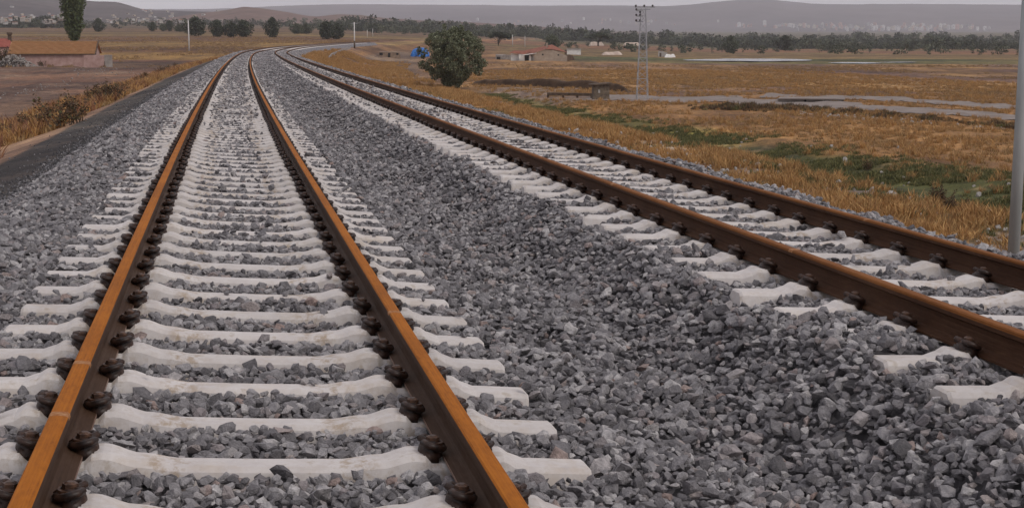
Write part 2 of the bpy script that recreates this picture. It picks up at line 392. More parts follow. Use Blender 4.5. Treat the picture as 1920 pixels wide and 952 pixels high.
# ------------------------------------------------------------------ ground sheet
PRE = []
def ground_colors(X, Y):
    s, u = to_su(X, Y)
    wob = (fbm(X * .25, Y * .25, 21) - .5) * 2
    w2 = (fbm(X * .04, Y * .04, 31) - .5) * 2
    w3 = (fbm(X * .9, Y * .9, 41) - .5) * 2
    def C(*c): return np.array(c)
    out = np.zeros(X.shape + (3,)) + C(.28, .162, .072)
    def put(mask, c):
        nonlocal out
        out = out * (1 - mask[..., None]) + np.array(c) * mask[..., None]
    bear = CX + FPX * X / np.maximum(Y, 1)
    # ---- right of the line
    right = u > 0
    band = Y + w2 * 22 + (bear - 1400) * .02
    put(right * sst(120, 135, band), (.29, .175, .088))
    put(right * sst(120, 135, band) * sst(.45, .62, fbm(X * .03, Y * .012, 51)), (.36, .225, .10))
    put(right * sst(120, 135, band) * sst(.5, .66, fbm(X * .05, Y * .02, 61)), (.20, .125, .095))
    gm = right * sst(330, 350, band) * (1 - sst(425, 450, band)) * sst(1040, 1075, bear + w2 * 20)
    put(gm, (.085, .095, .038))
    put(gm * sst(.5, .65, fbm(X * .02, Y * .03, 71)), (.17, .145, .06))
    put(right * sst(425, 450, band), (.25, .175, .08))
    put(right * sst(560, 620, band), (.33, .175, .10))
    put(right * sst(560, 620, band) * sst(.5, .6, fbm(X * .008, Y * .008, 81)), (.25, .19, .085))
    put(right * sst(1000, 1100, band), (.17, .15, .085))
    # rougher dirt near the bend, right side
    put(right * (1 - sst(900, 960, bear)) * sst(170, 210, Y) * sst(8, 10, u) * (1 - sst(600, 700, Y)), (.27, .155, .078))
    put(right * (1 - sst(760, 840, bear)) * sst(170, 210, Y) * sst(11, 13, u + wob) * (1 - sst(24, 30, u)) * (1 - sst(420, 460, Y)), (.225, .165, .130))
    put(right * (1 - sst(800, 850, bear)) * sst(380, 420, Y) * (1 - sst(560, 620, Y)) * sst(30, 36, u), (.25, .21, .09))
    # dirt flat round the little stone shed
    put(right * sst(860, 950, bear + wob * 15) * (1 - sst(1120, 1180, bear + wob * 15)) * sst(120, 128, Y) * (1 - sst(158, 166, Y)), (.29, .225, .185))
    # dry grass bank, green ditch
    put(right * (1 - sst(17, 21, u + wob * 2)) * (1 - sst(280, 330, Y)), (.31, .17, .078))
    put(right * sst(10.5, 13, u + wob) * (1 - sst(17, 20, u + wob * 2)) * sst(45, 70, Y) * (1 - sst(150, 180, Y)) * sst(.42, .6, fbm(X * .12, Y * .05, 91)), (.20, .18, .055))
    wd = np.interp(Y, [30, 45, 62, 100, 160], [6.5, 5.5, 3.2, 1.4, .8])
    dm = right * np.exp(-(np.abs(u - 25.4 + wob * 1.6) / wd) ** 3) * (1 - sst(120, 165, Y))
    put(np.clip(dm * 1.2, 0, 1) * (Y < 82), (.070, .078, .028))
    put(np.clip(dm * 1.2, 0, 1) * (Y >= 82), (.20, .185, .058))
    put(np.clip(dm, 0, 1) * sst(.15, .4, w3), (.24, .19, .10))
    put(right * sst(17.5, 19.5, u + wob * 1.5) * (1 - sst(22, 23.5, u + wob)) * (1 - sst(75, 100, Y)) * sst(.0, .3, w3 + wob * .4), (.30, .25, .215))
    put(right * (u < 9.3 + wob * .5) * (1 - sst(280, 330, Y)) * .55, (.30, .20, .12))
    # ---- left of the line
    left = u <= 0
    lb = Y + w2 * 30
    put(left * 1.0, (.165, .105, .075))
    put(left * sst(262, 272, lb), (.24, .12, .085))
    put(left * sst(285, 300, lb), (.40, .245, .085))
    put(left * sst(340, 360, lb), (.25, .13, .06))
    put(left * sst(410, 440, lb), (.42, .27, .09))
    put(left * sst(500, 540, lb), (.25, .135, .075))
    put(left * sst(640, 700, lb), (.33, .23, .10))
    put(left * sst(820, 900, lb), (.26, .165, .095))
    put(left * sst(1150, 1250, lb), (.20, .15, .10))
    yard = left * (1 - sst(185, 215, Y + w2 * 12)) * sst(-.5, .5, -u - 9.0 + wob)
    put(yard, (.272, .157, .112))
    put(yard * sst(.52, .62, fbm(X * .10 + 3, Y * .035, 101)), (.165, .108, .088))
    put(yard * sst(.58, .66, fbm(X * .2 + 9, Y * .09, 111)), (.27, .185, .145))
    put(left * (1 - sst(9, 10.5, -u + wob)) * (1 - sst(320, 400, Y)), (.31, .175, .085))
    put(left * (1 - sst(6.0, 6.8, -u + wob * .5)) * (1 - sst(320, 400, Y)), (.285, .19, .14))
    path = left * (1 - sst(4.45, 4.75, -u + wob * .22 + w3 * .1))
    put(path, (.062, .058, .060))
    put(path * sst(.05, .5, w3 + wob * .5), (.095, .082, .078))
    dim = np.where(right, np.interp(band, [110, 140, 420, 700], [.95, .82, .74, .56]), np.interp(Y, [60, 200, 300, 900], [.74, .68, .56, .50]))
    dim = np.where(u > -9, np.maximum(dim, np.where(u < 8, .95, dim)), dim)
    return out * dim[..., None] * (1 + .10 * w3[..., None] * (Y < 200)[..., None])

th = np.radians(np.concatenate([np.linspace(-62, -24, 90)[:-1], np.linspace(-24, 24, 520), np.linspace(24, 62, 90)[1:]]))
rr = np.concatenate([[.3, 1, 2], np.geomspace(3, 260, 640), np.geomspace(262, 14000, 330)])
RR, TT = np.meshgrid(rr, th, indexing='ij')
GX, GY = RR * np.sin(TT), RR * np.cos(TT)
GZ = ground_z(GX, GY)
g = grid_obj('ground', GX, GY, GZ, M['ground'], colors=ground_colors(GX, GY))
tag(g, kind='structure')

# ------------------------------------------------------------------ ballast
def bed_z(u, s):
    x1 = np.interp(u, [-3.25, -2.05, -1.75, -1.35, -1.0, 1.0, 1.3, 1.7, 2.2, 2.4, 2.72, 3.1, 3.5, 5.1, 5.45, 5.75, 5.95, 6.95],
                   [-.86, -.18, -.118, -.130, -.166, -.306, -.318, -.36, -.395, -.31, -.125, -.108, -.137, -.252, -.268, -.235, -.27, -1.02])
    lump = (fbm(u * 1.5, s * 1.1, 7) - .5) + .35 * (vnoise(u * 3.5, s * 3.5, 57) - .5)
    amp = np.interp(u, [-3, -1.6, -1.3, 1.3, 1.7, 2.7, 3.0, 5.4, 5.8, 7], [.12, .10, .035, .035, .17, .17, .045, .035, .08, .10])
    z = x1 + lump * amp * 1.3
    # heap of stone spilling over the ends of the second track's nearest sleepers
    heap = np.exp(-((u - 2.95) / .42) ** 2) * np.clip(sst(9.3, 8.4, s) if False else np.exp(-((s - 9.15) / .28) ** 2) + 1.0 * np.exp(-((s - 5.9) / 1.1) ** 4), 0, 1)
    z = z + .07 * heap 
    z = z + .010 * (np.interp(np.abs(u), [0, 1.1, 1.3], [1, 1, 0]) + np.interp(np.abs(u - S2), [0, 1.1, 1.3], [1, 1, 0]))
    return z + tz(s)
ub = np.concatenate([np.linspace(-3.4, 7.15, 150)])
sb = [-2.0]
while sb[-1] < 440: sb.append(sb[-1] + max(.10, min(3.0, sb[-1] * .012)))
sb = np.array(sb)
SB, UB = np.meshgrid(sb, ub, indexing='ij')
XB, YB = to_xy(SB, UB)
ZB = bed_z(UB, SB) - .065 * (1 - sst(60, 120, SB))
tag(grid_obj('ballast_bed', XB, YB, ZB, M['bed']), kind='structure')

# scattering ---------------------------------------------------------
def proto(name, verts, faces, mat, leaf=None, smooth=False):
    """a mesh object the scatter picks from; it stands nowhere by itself"""
    me = bpy.data.meshes.new(name); me.from_pydata([tuple(v) for v in verts], [], [tuple(f) for f in faces])
    me.materials.append(mat)
    if leaf is not None: leaf_attr(me, leaf)
    if smooth: me.polygons.foreach_set('use_smooth', np.ones(len(me.polygons), bool))
    me.update()
    return bpy.data.objects.new(name, me)
def leaf_attr(me, vals):
    a = me.color_attributes.new('leaf', 'FLOAT_COLOR', 'CORNER')
    cnt = np.zeros(len(me.polygons), np.int32); me.polygons.foreach_get('loop_total', cnt)
    v = np.repeat(np.asarray(vals, np.float32), cnt)
    c = np.ones((len(v), 4), np.float32); c[:, 0] = v; c[:, 1] = v; c[:, 2] = v
    a.data.foreach_set('color', c.ravel())
def scatter(name, P, rot, scl, idx, protos, label=None, cat=None):
    n = len(P)
    me = bpy.data.meshes.new(name); me.vertices.add(n)
    me.vertices.foreach_set('co', np.asarray(P, np.float32).ravel())
    a = me.attributes.new('rot', 'FLOAT_VECTOR', 'POINT'); a.data.foreach_set('vector', np.asarray(rot, np.float32).ravel())
    a = me.attributes.new('scl', 'FLOAT_VECTOR', 'POINT'); a.data.foreach_set('vector', np.asarray(scl, np.float32).ravel())
    a = me.attributes.new('pick', 'INT', 'POINT'); a.data.foreach_set('value', np.asarray(idx, np.int32))
    o = link(bpy.data.objects.new(name, me))
    ng = bpy.data.node_groups.new(name, 'GeometryNodeTree')
    ng.interface.new_socket('Geometry', in_out='INPUT', socket_type='NodeSocketGeometry')
    ng.interface.new_socket('Geometry', in_out='OUTPUT', socket_type='NodeSocketGeometry')
    gi = ng.nodes.new('NodeGroupInput'); go = ng.nodes.new('NodeGroupOutput')
    iop = ng.nodes.new('GeometryNodeInstanceOnPoints'); join = ng.nodes.new('GeometryNodeJoinGeometry')
    for p in protos:
        oi = ng.nodes.new('GeometryNodeObjectInfo'); oi.inputs['Object'].default_value = p; oi.inputs['As Instance'].default_value = True
        ng.links.new(oi.outputs['Geometry'], join.inputs[0])
    def na(nm, t):
        x = ng.nodes.new('GeometryNodeInputNamedAttribute'); x.data_type = t; x.inputs['Name'].default_value = nm
        return x.outputs[0]
    e2r = ng.nodes.new('FunctionNodeEulerToRotation')
    ng.links.new(na('rot', 'FLOAT_VECTOR'), e2r.inputs[0])
    ng.links.new(gi.outputs[0], iop.inputs['Points']); ng.links.new(join.outputs[0], iop.inputs['Instance'])
    iop.inputs['Pick Instance'].default_value = True
    ng.links.new(na('pick', 'INT'), iop.inputs['Instance Index'])
    ng.links.new(e2r.outputs[0], iop.inputs['Rotation']); ng.links.new(na('scl', 'FLOAT_VECTOR'), iop.inputs['Scale'])
    ng.links.new(iop.outputs[0], go.inputs[0])
    md = o.modifiers.new('scatter', 'NODES'); md.node_group = ng
    tag(o, label, cat, kind='stuff')
    return o

def rock(seed, n=13, flat=.75, mat=None, name='stone'):
    r = random.Random(seed); bm = bmesh.new()
    for _ in range(n):
        while True:
            p = Vector((r.uniform(-1, 1), r.uniform(-1, 1), r.uniform(-1, 1)))
            if .75 < p.length < 1: break
        bm.verts.new((p.x * r.uniform(.95, 1.15), p.y * .85, p.z * flat))
    res = bmesh.ops.convex_hull(bm, input=bm.verts)
    bmesh.ops.delete(bm, geom=[x for x in res['geom_interior'] if isinstance(x, bmesh.types.BMVert)], context='VERTS')
    me = bpy.data.meshes.new(name); bm.to_mesh(me); bm.free(); me.materials.append(mat or M['stone'])
    return bpy.data.objects.new(name, me)
ROCKS = [rock(100 + i, random.Random(i).choice([11, 13, 15, 18]), random.Random(i).uniform(.55, .85)) for i in range(14)]
PALE = [rock(300 + i, 12, .7, M['pale_stone']) for i in range(4)]
m, nt, b = new_mat('dark_grit'); M['grit'] = m
oi = N(nt, 'ShaderNodeObjectInfo')
nt.links.new(ramp(nt, oi.outputs['Random'], [(0, (.045, .043, .046)), (.6, (.10, .095, .10)), (.9, (.19, .18, .19)), (1, (.32, .30, .30))]), b.inputs['Base Color']); b.inputs['Roughness'].default_value = .9
GRIT = [rock(360 + i, 11, .7, M['grit']) for i in range(14)]
RUB = [rock(330 + i, 12, .7, M['rubble']) for i in range(4)]

SP, S0 = 0.6132, 5.32
SLEEP_S = S0 + SP * np.arange(-3, 700)
SLEEP_S2 = SLEEP_S - 0.03
def stone_field(s0, s1, step, size, seed):
    r = np.random.default_rng(seed)
    ss, uu = np.meshgrid(np.arange(s0, s1, step), np.arange(-3.2, 6.95, step), indexing='ij')
    ss = ss.ravel() + r.uniform(-.5, .5, ss.size) * step; uu = uu.ravel() + r.uniform(-.5, .5, uu.size) * step
    x, y = to_xy(ss, uu)
    keep = (np.abs(x) < y * .385 + 1.6) & (y > 2.4)
    ss, uu, x, y = ss[keep], uu[keep], x[keep], y[keep]
    z = bed_z(uu, ss)
    # leave the sleepers clear
    for c0, arr, dz in ((0, SLEEP_S, 0), (S2, SLEEP_S2, DZ2)):
        ul = uu - c0
        near = np.abs((ss - arr[0] + SP / 2) % SP - SP / 2)
        top = dz + CANT * ul + np.interp(np.abs(ul), [0, .35, .6, .92, 1.03, 1.3], [-.20, -.195, -.145, -.145, -.19, -.19])
        under = (np.abs(ul) < 1.31) & (near < .125) & (z < top + .03)
        stray = under & (r.random(len(z)) < .012 + .22 * sst(18, 45, ss) * (.35 + vnoise(ss * .4, ul * 2, 77))) & (np.abs(np.abs(ul) - .75) > .2) & (near < .07)
        railz = (np.abs(np.abs(ul) - .7525) < .13)
        z = np.where(stray, top + size * .35, z)
        z = np.where(railz, np.minimum(z, dz + CANT * ul - .222), z)
        kill = under & ~stray
        ss, uu, x, y, z = [q[~kill] for q in (ss, uu, x, y, z)]
    n = len(z)
    sz = size * np.exp(r.normal(0, .33, n)).clip(.42, 1.9)
    z = z + r.uniform(-.55, .45, n) * sz * .6
    scl = np.stack([sz * r.uniform(.8, 1.2, n), sz * r.uniform(.8, 1.2, n), sz * r.uniform(.8, 1.1, n)], -1) * .5
    rot = np.stack([r.normal(0, .5, n), r.normal(0, .5, n), r.uniform(0, 6.28, n)], -1)
    return np.stack([x, y, z], -1), rot, scl, r.integers(0, len(ROCKS), n)
parts = [stone_field(2.4, 15, .036, .059, 1), stone_field(15, 42, .048, .063, 2), stone_field(42, 120, .085, .092, 3), stone_field(120, 235, .15, .14, 4)]
P_, R_, S_, I_ = [np.concatenate([p[k] for p in parts]) for k in range(4)]
print('stones', len(P_))
scatter('ballast_stones', P_, R_, S_, I_, ROCKS, 'crushed grey ballast stones heaped round and between the two tracks', 'gravel')

# a few loose stones on the dark path
r = np.random.default_rng(5); n = 9000
ss = 11 + 75 * r.random(n) ** 1.4; uu = -2.95 - np.abs(r.normal(0, 1, n)) * np.where(r.random(n) < .85, .28, .75); x, y = to_xy(ss, uu)
scatter('loose_stones', np.stack([x, y, ground_z(x, y) + .01], -1), r.uniform(0, 6, (n, 3)), np.repeat((r.uniform(.010, .030, n) * np.where(r.random(n) < .03, 1.4, 1))[:, None], 3, 1), r.integers(0, 14, n), GRIT,
        'dark loose grit and small stones strewn along the path left of the ballast', 'stones')

# ------------------------------------------------------------------ sleepers
def sleeper_mesh():
    st = [(0, -.200, .078), (.30, -.198, .078), (.45, -.180, .085), (.585, -.147, .095), (.625, -.150, .098), (.655, -.180, .10), (.85, -.180, .10),
          (.88, -.150, .098), (.935, -.146, .096), (.985, -.172, .094), (1.04, -.192, .092), (1.285, -.196, .09), (1.30, -.206, .084)]
    A = [q[0] for q in st]; fine = sorted(set(A + list(np.linspace(.05, 1.28, 42))))
    def cosint(x, c):
        for i in range(len(st) - 1):
            if st[i][0] <= x <= st[i + 1][0]:
                t = (x - st[i][0]) / (st[i + 1][0] - st[i][0]); t = .5 - .5 * math.cos(math.pi * t) if st[i][0] < 1.2 else t
                return st[i][c] + (st[i + 1][c] - st[i][c]) * t
    st = [(a, cosint(a, 1), cosint(a, 2) * .80) for a in fine]
    st = [(-a, z, w) for a, z, w in st[:0:-1]] + st
    v, f = [], []
    for a, z, w in st:
        wb = w + .068
        v += [(a, -wb, -.40), (a, -w - .010, z - .020), (a, -w + .010, z), (a, w - .010, z), (a, w + .010, z - .020), (a, wb, -.40)]
    for i in range(len(st) - 1):
        for k in range(5):
            f.append((i * 6 + k, (i + 1) * 6 + k, (i + 1) * 6 + k + 1, i * 6 + k + 1))
    f.append((5, 4, 3, 2, 1, 0)); n = (len(st) - 1) * 6
    f.append(tuple(n + k for k in range(6)))
    return v, f
SV, SF = sleeper_mesh()
def flip(fs): return [f[::-1] for f in fs]
def clip_mb():
    """guide plate and bent spring clip, on the +x side of a rail centred at x=0"""
    c = MB()
    c.add([(.074, -.062, -.182), (.142, -.068, -.182), (.142, .068, -.182), (.074, .062, -.182),
           (.074, -.055, -.152), (.132, -.060, -.132), (.132, .060, -.132), (.074, .055, -.152)],
          [(3, 2, 1, 0), (4, 5, 6, 7), (0, 1, 5, 4), (1, 2, 6, 5), (2, 3, 7, 6), (3, 0, 4, 7)])
    n, mlev = 12, 4; vs, fs = [], []
    for j in range(mlev + 1):
        p = j / mlev * math.pi / 2
        for k in range(n):
            a = 2 * math.pi * k / n; q = math.cos(p) ** .6
            vs.append((.102 + .050 * q * math.cos(a), .064 * q * math.sin(a), -.165 + .066 * math.sin(p)))
    for j in range(mlev):
        for k in range(n): fs.append((j * n + k, j * n + (k + 1) % n, (j + 1) * n + (k + 1) % n, (j + 1) * n + k))
    c.add(vs, fs)
    for sg in (-1, 1):
        pts = [(.050, .012 * sg, -.132), (.062, .040 * sg, -.130), (.090, .064 * sg, -.118), (.122, .060 * sg, -.108), (.136, .036 * sg, -.106),
               (.118, .018 * sg, -.112), (.090, .016 * sg, -.114), (.070, .0 * sg, -.116)]
        c.tube(pts, .0145, 7)
    return c
def bolt_mb():
    c = MB()
    def ring(z, r_, n): return [(.094 + r_ * math.cos(2 * math.pi * k / n), r_ * math.sin(2 * math.pi * k / n), z) for k in range(n)]
    for z0, z1, r0, r1, n in ((-.135, -.108, .046, .042, 14), (-.108, -.090, .028, .026, 6), (-.090, -.084, .022, .012, 10)):
        v = ring(z0, r0, n) + ring(z1, r1, n)
        c.add(v, [(k, (k + 1) % n, n + (k + 1) % n, n + k) for k in range(n)] + [tuple(range(n, 2 * n))])
    return c
def sleeper_frame(s, c0, dz):
    x, y = to_xy(s, c0); thd = float(np.interp(s, _s, _th))
    return Matrix.Translation((float(x), float(y), float(tz(s)) + dz)) @ Matrix.Rotation(thd, 4, 'Z') @ Matrix.Rotation(-math.atan(CANT), 4, 'Y')
LAB1 = 'white concrete sleeper under the bright rusty rails of the left track'
LAB2 = 'white concrete sleeper under the dark brown rails of the right track'
def make_sleeper(full):
    root = empty('concrete_sleeper')
    mesh_obj('concrete_body', SV, flip(SF), M['concrete'], root, smooth=False)
    for sg in (-1, 1):
        for inner in (-1, 1):
            cm = clip_mb(); bm_ = bolt_mb()
            def pl(v): return (sg * .7525 + inner * v[0], v[1] * inner, v[2])
            cm.v = [pl(v) for v in cm.v]; bm_.v = [pl(v) for v in bm_.v]
            if full:
                co = cm.build('rail_clip', M['clip'], root, True)
                bm_.build('bolt', M['bolt'], co, False)
            else:
                cm.add(bm_.v, bm_.f); cm.build('rail_clip', M['clip'], root, False)
    return root
PF, PS = make_sleeper(True), make_sleeper(False)
used = {}
def lay(s, c0, dz, full, label, group):
    p = PF if full else PS
    o = copy_tree(p) if used.get(full) else p
    used[full] = True
    o.matrix_world = sleeper_frame(s, c0, dz) @ Matrix.Translation((random.uniform(-.012, .012), random.uniform(-.012, .012), 0)) @ Matrix.Rotation(random.gauss(0, .006), 4, 'Z')
    tag(o, label, 'sleeper', group)
vis2 = [s for s in SLEEP_S2 if s > 4.4]
vis1 = [s for s in SLEEP_S if s > 3.6]
for k, s in enumerate(vis1[:150]):
    lay(s, 0, 0, s < 34, LAB1, 'sleepers of the left track')
for k, s in enumerate(vis2[:150]):
    lay(s, S2, DZ2, s < 40, LAB2, 'sleepers of the right track')
# beyond the nearest 300: one mass
V, F, FM = [], [], []
CL = MB(); CL.box(.05, .13, -.06, .06, -.18, -.10)
for c0, dz, lst in ((0, 0, vis1[150:]), (S2, DZ2, vis2[150:])):
    for s in lst:
        if s > 425: break
        mt = sleeper_frame(s, c0, dz); b0 = len(V)
        V += [tuple(mt @ Vector(v)) for v in SV]; F += [tuple(i + b0 for i in f[::-1]) for f in SF]; FM += [0] * len(SF)
        for sg in (-1, 1):
            for inner in (-1, 1):
                b0 = len(V)
                V += [tuple(mt @ Vector((sg * .7525 + inner * v[0], v[1], v[2]))) for v in CL.v]; F += [tuple(i + b0 for i in f) for f in CL.f]; FM += [1] * len(CL.f)
tag(mesh_obj('distant_sleepers', V, F, [M['concrete'], M['clip']], None, False, FM), 'white concrete sleepers of both tracks running on to the bend', 'sleepers', kind='stuff')

# ------------------------------------------------------------------ rails
HEADP = [(-.0355, -.040), (-.0362, -.020), (-.0345, -.008), (-.028, -.002), (-.012, 0.0), (.012, 0.0), (.028, -.002), (.0345, -.008), (.0362, -.020), (.0355, -.040)]
WEBP = [(-.0345, -.0405), (-.012, -.052), (-.0085, -.075), (-.0085, -.105), (-.013, -.136), (-.030, -.147), (-.074, -.160), (-.0755, -.171), (.0755, -.171), (.074, -.160),
        (.030, -.147), (.013, -.136), (.0085, -.105), (.0085, -.075), (.012, -.052), (.0345, -.0405)]
RS = [-3.0]
while RS[-1] < 436: RS.append(RS[-1] + (.5 if RS[-1] < 60 else 1.5 if RS[-1] < 200 else 3))
RS = np.array(RS)
def sweep(name, prof, off, c0, dz, mats, parent, matfn, close=True):
    n = len(prof); V = []; ll = []
    acc = [0.0]
    for i in range(1, n + 1):
        a, b_ = prof[i - 1], prof[i % n]; acc.append(acc[-1] + math.hypot(a[0] - b_[0], a[1] - b_[1]))
    x, y, t = track(RS); zz = tz(RS)
    for j in range(len(RS)):
        for (a, h) in prof:
            ul = off + a; u_ = c0 + ul
            V.append((x[j] + math.cos(t[j]) * u_, y[j] + math.sin(t[j]) * u_, zz[j] + dz + CANT * ul + h))
    F, FMt, UVs = [], [], []
    for j in range(len(RS) - 1):
        for k in range(n if close else n - 1):
            k2 = (k + 1) % n
            F.append((j * n + k, j * n + k2, (j + 1) * n + k2, (j + 1) * n + k)); FMt.append(matfn(k))
            UVs += [RS[j], acc[k], RS[j], acc[k + 1], RS[j + 1], acc[k + 1], RS[j + 1], acc[k]]
    F.append(tuple(range(n))[::-1]); FMt.append(0); UVs += [0, 0] * n
    o = mesh_obj(name, V, F, mats, parent, False, FMt)
    uv = o.data.uv_layers.new(name='along'); uv.data.foreach_set('uv', np.array(UVs, np.float32))
    return o
def rail(off, c0, dz, label, welds, warm):
    root = empty('rail', to_xy(0, c0 + off) + (0,)) if False else empty('rail')
    tag(root, label, 'rail', 'the four rails')
    sweep('rail_head', HEADP, off, c0, dz, [M['rust_side'] if warm else M['rust_web'], M['rust_top'] if warm else M['rust_brown']], root, (lambda k: 1 if 2 <= k <= 6 else 0) if warm else (lambda k: 1 if 1 <= k <= 7 else 0))
    sweep('rail_web', WEBP, off, c0, dz, [M['rust_side'] if warm else M['rust_web'], M['rust_foot'] if warm else M['rust_web']], root, lambda k: 1 if k in (6, 8) else 0)
    for s in welds:
        w = MB(); x0, y0, t0 = track(s); V = []
        prof = [(a * 1.02, h * 1.0 + .0006) for a, h in HEADP[1:-1]]
        for d in (-.03, .03):
            for a, h in prof:
                x, y = to_xy(s + d, c0 + off + a); V.append((float(x), float(y), float(tz(s)) + dz + CANT * (off + a) + h))
        n = len(prof)
        w.add(V, [(k, k + 1, n + k + 1, n + k) for k in range(n - 1)]).build('weld_mark', M['weld'], root)
    return root
rail(-.7525, 0, 0, 'bright orange rusty rail, leftmost of the four rails', [6.1, 5.25, 18.4, 30], 1)
rail(.7525, 0, 0, 'bright orange rusty rail on the right side of the left track', [7.5, 19.9, 32.1], 1)
rail(-.7525, S2, DZ2, 'brown rusty rail on the near side of the right track, its dark web showing', [8.2, 12.4, 26], 0)
rail(.7525, S2, DZ2, 'brown rusty rail beside the dry grass bank, rightmost of the four rails', [10.3, 22, 38], 0)

ROADS = []
# ------------------------------------------------------------------ plants
def leaf_quads(pts, size, r, up=.3):
    V, F, L = [], [], []
    for (p, shade) in pts:
        n = Vector((r.gauss(0, 1), r.gauss(0, 1), r.gauss(0, 1) + up)).normalized()
        a = n.orthogonal().normalized(); a.rotate(Matrix.Rotation(r.uniform(0, 6.28), 3, n)); b_ = n.cross(a)
        sz = size * r.uniform(.6, 1.3); k = len(V)
        V += [p + a * sz, p + b_ * sz * .55 + n * sz * .15, p - a * sz * .9, p - b_ * sz * .55 + n * sz * .1]
        F.append((k, k + 1, k + 2, k + 3)); L.append(min(1, max(0, shade)))
    return V, F, L
def crown_points(clumps, count, r):
    pts = []; wt = [c[1][0] * c[1][1] for c in clumps]
    for _ in range(count):
        c, rad = r.choices(clumps, wt)[0][:2]
        d = Vector((r.gauss(0, 1), r.gauss(0, 1), r.gauss(0, 1))).normalized()
        q = r.uniform(.25, 1.0) ** .45 * r.uniform(.85, 1.1)
        p = Vector(c) + Vector((d.x * rad[0], d.y * rad[0], d.z * rad[1])) * q
        pts.append((p, r.betavariate(2, 2.5)))
    return pts
def tree_meshes(h, wid, r, leafmat_, nleaf, lsize, shape='round', trunk=.25, low=.12):
    """crown and trunk meshes of a tree h high and wid wide"""
    clumps = []
    if shape == 'round':
        for i in range(44):
            a = i * 2.4 + r.uniform(-.4, .4); t = (i + r.random()) / 44
            cs = wid * r.uniform(.13, .19); env = wid * .5 * np.interp(t, [0, .15, .35, .6, .85, 1], [.55, .85, 1, .95, .65, .3])
            z = h * (low + (.90 - low) * t); rad = max(0, env - cs * .8) * r.uniform(.6, 1.25) * (1 if i % 4 else .3)
            clumps.append(((rad * math.cos(a), rad * math.sin(a), z), (cs, cs * .9)))
    elif shape == 'poplar':
        for i in range(60):
            t = i / 59; a = i * 2.4
            env = np.interp(t, [0, .1, .24, .30, .5, .75, 1], [.18, .62, .85, .72, 1, 1.05, .75]) * wid * .5
            cs = wid * r.uniform(.15, .22)
            rad = max(0, env - cs * .8) * r.uniform(.5, 1.05)
            clumps.append(((rad * math.cos(a), rad * math.sin(a), h * (.245 + .72 * t)), (cs, cs * 1.5)))
    elif shape == 'umbrella':
        for i in range(16):
            a = r.uniform(0, 6.28); t = r.uniform(0, 1)
            rad = wid * .42 * math.sqrt(r.random()); cs = wid * r.uniform(.11, .18)
            clumps.append(((rad * math.cos(a), rad * math.sin(a), h * (.5 + .35 * (1 - (rad / wid * 2) ** 2) * r.uniform(.5, 1.1))), (cs, cs * .8)))
    crown = leaf_quads(crown_points(clumps, nleaf, r), lsize, r)
    tm = MB(); top = h * (.75 if shape == 'poplar' else .5)
    tm.tube([(0, 0, -.3), (.04 * wid * r.uniform(-1, 1), 0, top * .45), (.05 * wid * r.uniform(-1, 1), .03 * wid, top)], [trunk, trunk * .75, trunk * .35], 7)
    for c, rad in r.sample(clumps, min(9, len(clumps))):
        z0 = top * r.uniform(.3, .8)
        tm.tube([(0, 0, z0), (c[0] * .55, c[1] * .55, z0 + (c[2] - z0) * .45), c], [trunk * .35, trunk * .22, trunk * .08], 5)
    return crown, tm
def build_tree(name, loc, crown, tm, leafm, label, group, cat='tree', rz=0):
    root = empty(name, loc, rz); tag(root, label, cat, group)
    o = mesh_obj('crown', crown[0], crown[1], leafm, root); leaf_attr(o.data, crown[2])
    tm.build('trunk', M['bark'], root, True)
    return root

rt = random.Random(5)
# the big olive-green tree beside the bank
x, y, z = at_d(849, 166)
cr, tm = tree_meshes(8.0, 7.6, rt, None, 100, .2, 'round', .28)
clumps = []
for i in range(130):
    a = i * 2.4 + rt.uniform(-.3, .3); t = (i + rt.random()) / 130
    env = np.interp(t, [0, .12, .26, .40, .6, .78, .92, 1], [.28, .38, .76, .98, 1.04, .96, .74, .4]) * 4.05
    env *= .74 + .46 * float(vnoise(np.array(a % 6.28 * 1.3), np.array(t * 3.2), 9))
    cs = rt.uniform(.42, .85); rad = max(.0, env - cs * .8) * rt.uniform(.5, 1.05) * (1 if i % 4 else .3)
    clumps.append(((rad * math.cos(a) + .25 * t, rad * math.sin(a), .3 + 6.25 * t), (cs, cs * .85)))
for i in range(46):
    a = rt.uniform(0, 6.28); t = rt.uniform(.2, 1.04); env = np.interp(t, [0, .26, .45, .6, .8, 1], [.4, .8, 1.0, 1.02, .85, .35]) * 3.9
    cs = rt.uniform(.22, .42); clumps.append(((env * math.cos(a), env * math.sin(a),   .5 + 6.4 * t), (cs * .8, cs * 1.2)))
cr = leaf_quads(crown_points(clumps, 38000, rt), .115, rt)
big_tree = build_tree('broad_tree', (x, y, z), cr, tm, M['leaf_olive'], 'big bushy olive green tree with leaves down to the ground beside the right track', None)
# poplar
x, y, z = at_d(149, 345)
cr, tm = tree_meshes(17.0, 6.4, rt, None, 7000, .34, 'poplar', .3)
build_tree('poplar_tree', (x, y, z), cr, tm, M['leaf_poplar'], 'tall narrow green poplar rising behind the orange tiled house', None)
